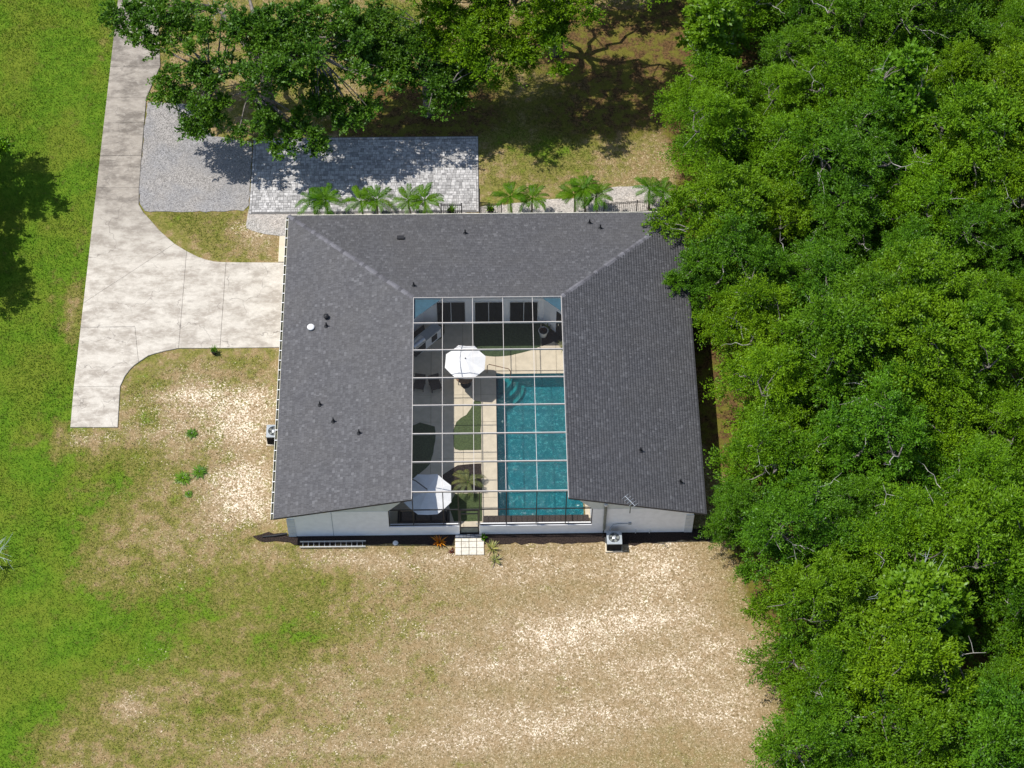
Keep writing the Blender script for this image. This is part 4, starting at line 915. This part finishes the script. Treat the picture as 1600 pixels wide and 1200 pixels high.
# bushy and potted plants
def tuft(n, ln, wd, spread, seed, up_=.8, z0=0.0, seg=3):
    """rosette of arching strap leaves"""
    r = np.random.default_rng(seed); V, Fq = [], []
    for k in range(n):
        a = r.uniform(0, 6.28); d = Vector((math.cos(a), math.sin(a), 0)); s = Vector((-d.y, d.x, 0)); l = ln*r.uniform(.7, 1.15); e = r.uniform(.3, 1)*spread; o = len(V)
        for j in range(seg+1):
            t = j/seg; p = d*(l*t*e)+Vector((0,0,z0+l*(up_*t-.55*e*t*t))); w = wd*(1-t)**.6*(.5+min(1, t*3)*.5)
            V += [tuple(p-s*w/2), tuple(p+s*w/2)]
        for j in range(seg): Fq.append((o+2*j, o+2*j+1, o+2*j+3, o+2*j+2))
    me = bpy.data.meshes.new('leaves'); me.from_pydata(V, [], Fq); me.update(); return me
def potted(label, x, y, m, seed, pot='black_plastic', h=.4, R=.19, ln=.55, n=34, group=None, wd=.05):
    t = thing('potted_plant', label, 'potted plant', (x, y, 0), 0, group)
    p = link('pot', MB().lathe([(R*.72,.0),(R,h),(R*1.08,h),(R*1.08,h-.03),(R*.9,h-.035)], n=16), M[pot], t); link('soil', MB().lathe([(R*.88,h-.05),(R*.88,h-.03)], n=14), M['soil'], p)
    link('leaves', tuft(n, ln, wd, 1.0, seed, .95, h-.05), M[m], t); return t
potted('bushy green plant in a black pot behind the eave on the paver patio', 9.35, 22.22, 'weed', 1, h=.5, R=.2)
potted('dark leafy plant in a black pot by the fence right of the patio', 11.7, 22.22, 'frond', 2, h=.5, R=.2)
px_, py_ = at(335, 552); potted('bright green plant in a small dark blue-black pot beside the driveway edge', px_, py_, 'weed', 3, h=.3, R=.17, ln=.42)
potted('white ceramic planter with dark shrub by the corner door', 14.6, 13.42, 'dark_plant', 4, 'ceramic', h=.5, R=.27, ln=.3)
potted('small dark plant in a pot against the rear courtyard wall', 14.85, 13.72, 'frond', 5, h=.3, R=.14, ln=.5, n=20)
potted('yellowish plant at the right edge of the courtyard deck', 15.75, 12.4, 'agave', 6, h=.2, R=.16, ln=.6, n=30)
def plant(name, label, cat, x, y, me, m, group=None):
    t = thing(name, label, cat, (x, y, 0), 0, group); link('leaves', me, M[m], t); link('stem', MB().tube([(0,0,-.05),(0,0,.12)], .03, 6), M['bark'], t); return t
cx_, cy_ = at(687, 848); plant('croton', 'orange and red croton in the dark mulch left of the stepping pad', 'shrub', cx_, cy_, tuft(46, .5, .1, 1.1, 21, .95), 'croton')
cx_, cy_ = at(756, 841); plant('small_shrub', 'small deep green shrub at the right side of the screen door', 'shrub', cx_, cy_, tuft(60, .3, .09, 1.0, 22, 1.1), 'frond')
cx_, cy_ = at(768, 858); plant('spiky_plant', 'pale spiky strap-leaved plant right of the stepping pad, nearer the wall', 'plant', cx_, cy_, tuft(30, .62, .07, 1.1, 23, .9), 'agave', 'strap-leaved plants beside the pad')
cx_, cy_ = at(773, 876); plant('spiky_plant', 'pale spiky strap-leaved plant right of the stepping pad, farther from the wall', 'plant', cx_, cy_, tuft(30, .55, .07, 1.15, 24, .85), 'agave', 'strap-leaved plants beside the pad')
cx_, cy_ = at(712, 862); plant('low_plant', 'low reddish plant at the lower left corner of the stepping pad', 'plant', cx_-.2, cy_, tuft(24, .28, .06, 1.2, 25, .5), 'dark_plant')
plant('red_shrub', 'dark red shrub at the right end of the picket fence', 'shrub', 22.45, 22.45, tuft(70, .75, .12, 1.0, 26, 1.0), 'dark_plant')
for k, (px, py, rr, lb) in enumerate([(286,748,.42,'larger round weed clump on the sandy patch below the driveway'),(312,738,.4,'round weed clump on the sandy patch, right of the larger one'),(295,772,.2,'smallest weed clump on the sandy patch, below the other two'),(300,678,.3,'weed clump between the driveway end and the house wall')]):
    x, y = at(px, py); plant('weed_clump', lb, 'weed', x, y, tuft(150, rr*1.25, .07, 1.2, 60+k, .6), 'weed', 'green weed clumps on bare ground')
px_, py_ = at(618, 849); tag(link('rock', MB().lathe([(.12,-.02),(.16,.05),(.11,.12),(.03,.14)], n=7), M['quoin'], loc=(px_, py_, 0)), 'small pale rock at the edge of the dark mulch bed', 'rock')

# ------------------------------------------------------------------ grass blades over the lawns
def grass(n, seed):
    r = np.random.default_rng(seed); X = r.uniform(-21, 27, n*2); Y = r.uniform(-15.5, 41, n*2)
    ok = ~((X > -11.84) & (X < -9.0) & (Y > 7.3)) & ~((X > -9.4) & (X < .7) & (Y > 12.2) & (Y < 19.2)) & ~((X > -.9) & (X < 23.2) & (Y > -.2) & (Y < 22.6)) & ~((X > -2.8) & (X < 11.1) & (Y > 22) & (Y < 28.4)) & ~((X > -9.5) & (X < -2.6) & (Y > 22.6) & (Y < 31))
    ok &= ~((X > 11) & (X < 22.7) & (Y > 20) & (Y < 24.4)) & ~((X > 9.4) & (X < 11.2) & (Y > -1) & (Y < .5)) & ~((X > -9.4) & (X < -4) & (Y > 10.2) & (Y < 23.2) & (Y < 24.4-(X+9.4)*1.1) & (Y > 10+ (X+9.4)*.5))
    X, Y = X[ok], Y[ok]; g, s, l = masks(X, Y); keep = r.random(len(X)) < np.clip(.3+g*.9-s*.5-l*.3, .05, 1); X, Y, g, s, l = [q[keep][:n] for q in (X, Y, g, s, l)]; n = len(X)
    h = .035+.05*g*r.random(n)+.02*r.random(n); a = r.uniform(0, 2*PI, n); w = .014+.012*r.random(n); le = r.normal(0, .6, (n, 2))*h[:, None]
    V = np.empty((n, 3, 3)); c, sn = np.cos(a)*w, np.sin(a)*w
    V[:, 0] = np.stack([X-c, Y-sn, np.full(n, -.04)], -1); V[:, 1] = np.stack([X+c, Y+sn, np.full(n, -.04)], -1); V[:, 2] = np.stack([X+le[:, 0], Y+le[:, 1], h], -1)
    me = np_mesh('grass', V.reshape(-1, 3), np.arange(3*n).reshape(n, 3), 3)
    q = np.clip((g+r.normal(0, .18, n)-.25)/.45, 0, 1)[:, None]; dry = np.array([.30,.235,.1])*r.uniform(.6, 1.35, (n, 1)); gr = np.array([.085,.165,.01])*r.uniform(.75, 1.3, (n, 1)); br_ = np.array([.15,.13,.03])*r.uniform(.6, 1.3, (n, 1))
    col = dry*(1-q)+gr*q; ll = np.clip(l, 0, 1)[:, None]; col = col*(1-ll*.8)+br_*ll*.8
    ca = me.color_attributes.new('tint', 'FLOAT_COLOR', 'POINT'); ca.data.foreach_set('color', np.repeat(np.concatenate([col, np.ones((n, 1))], 1), 3, 0).astype(np.float32).ravel())
    return me
struct(link('grass', grass(300000, 77), M['blade']), 'stuff')
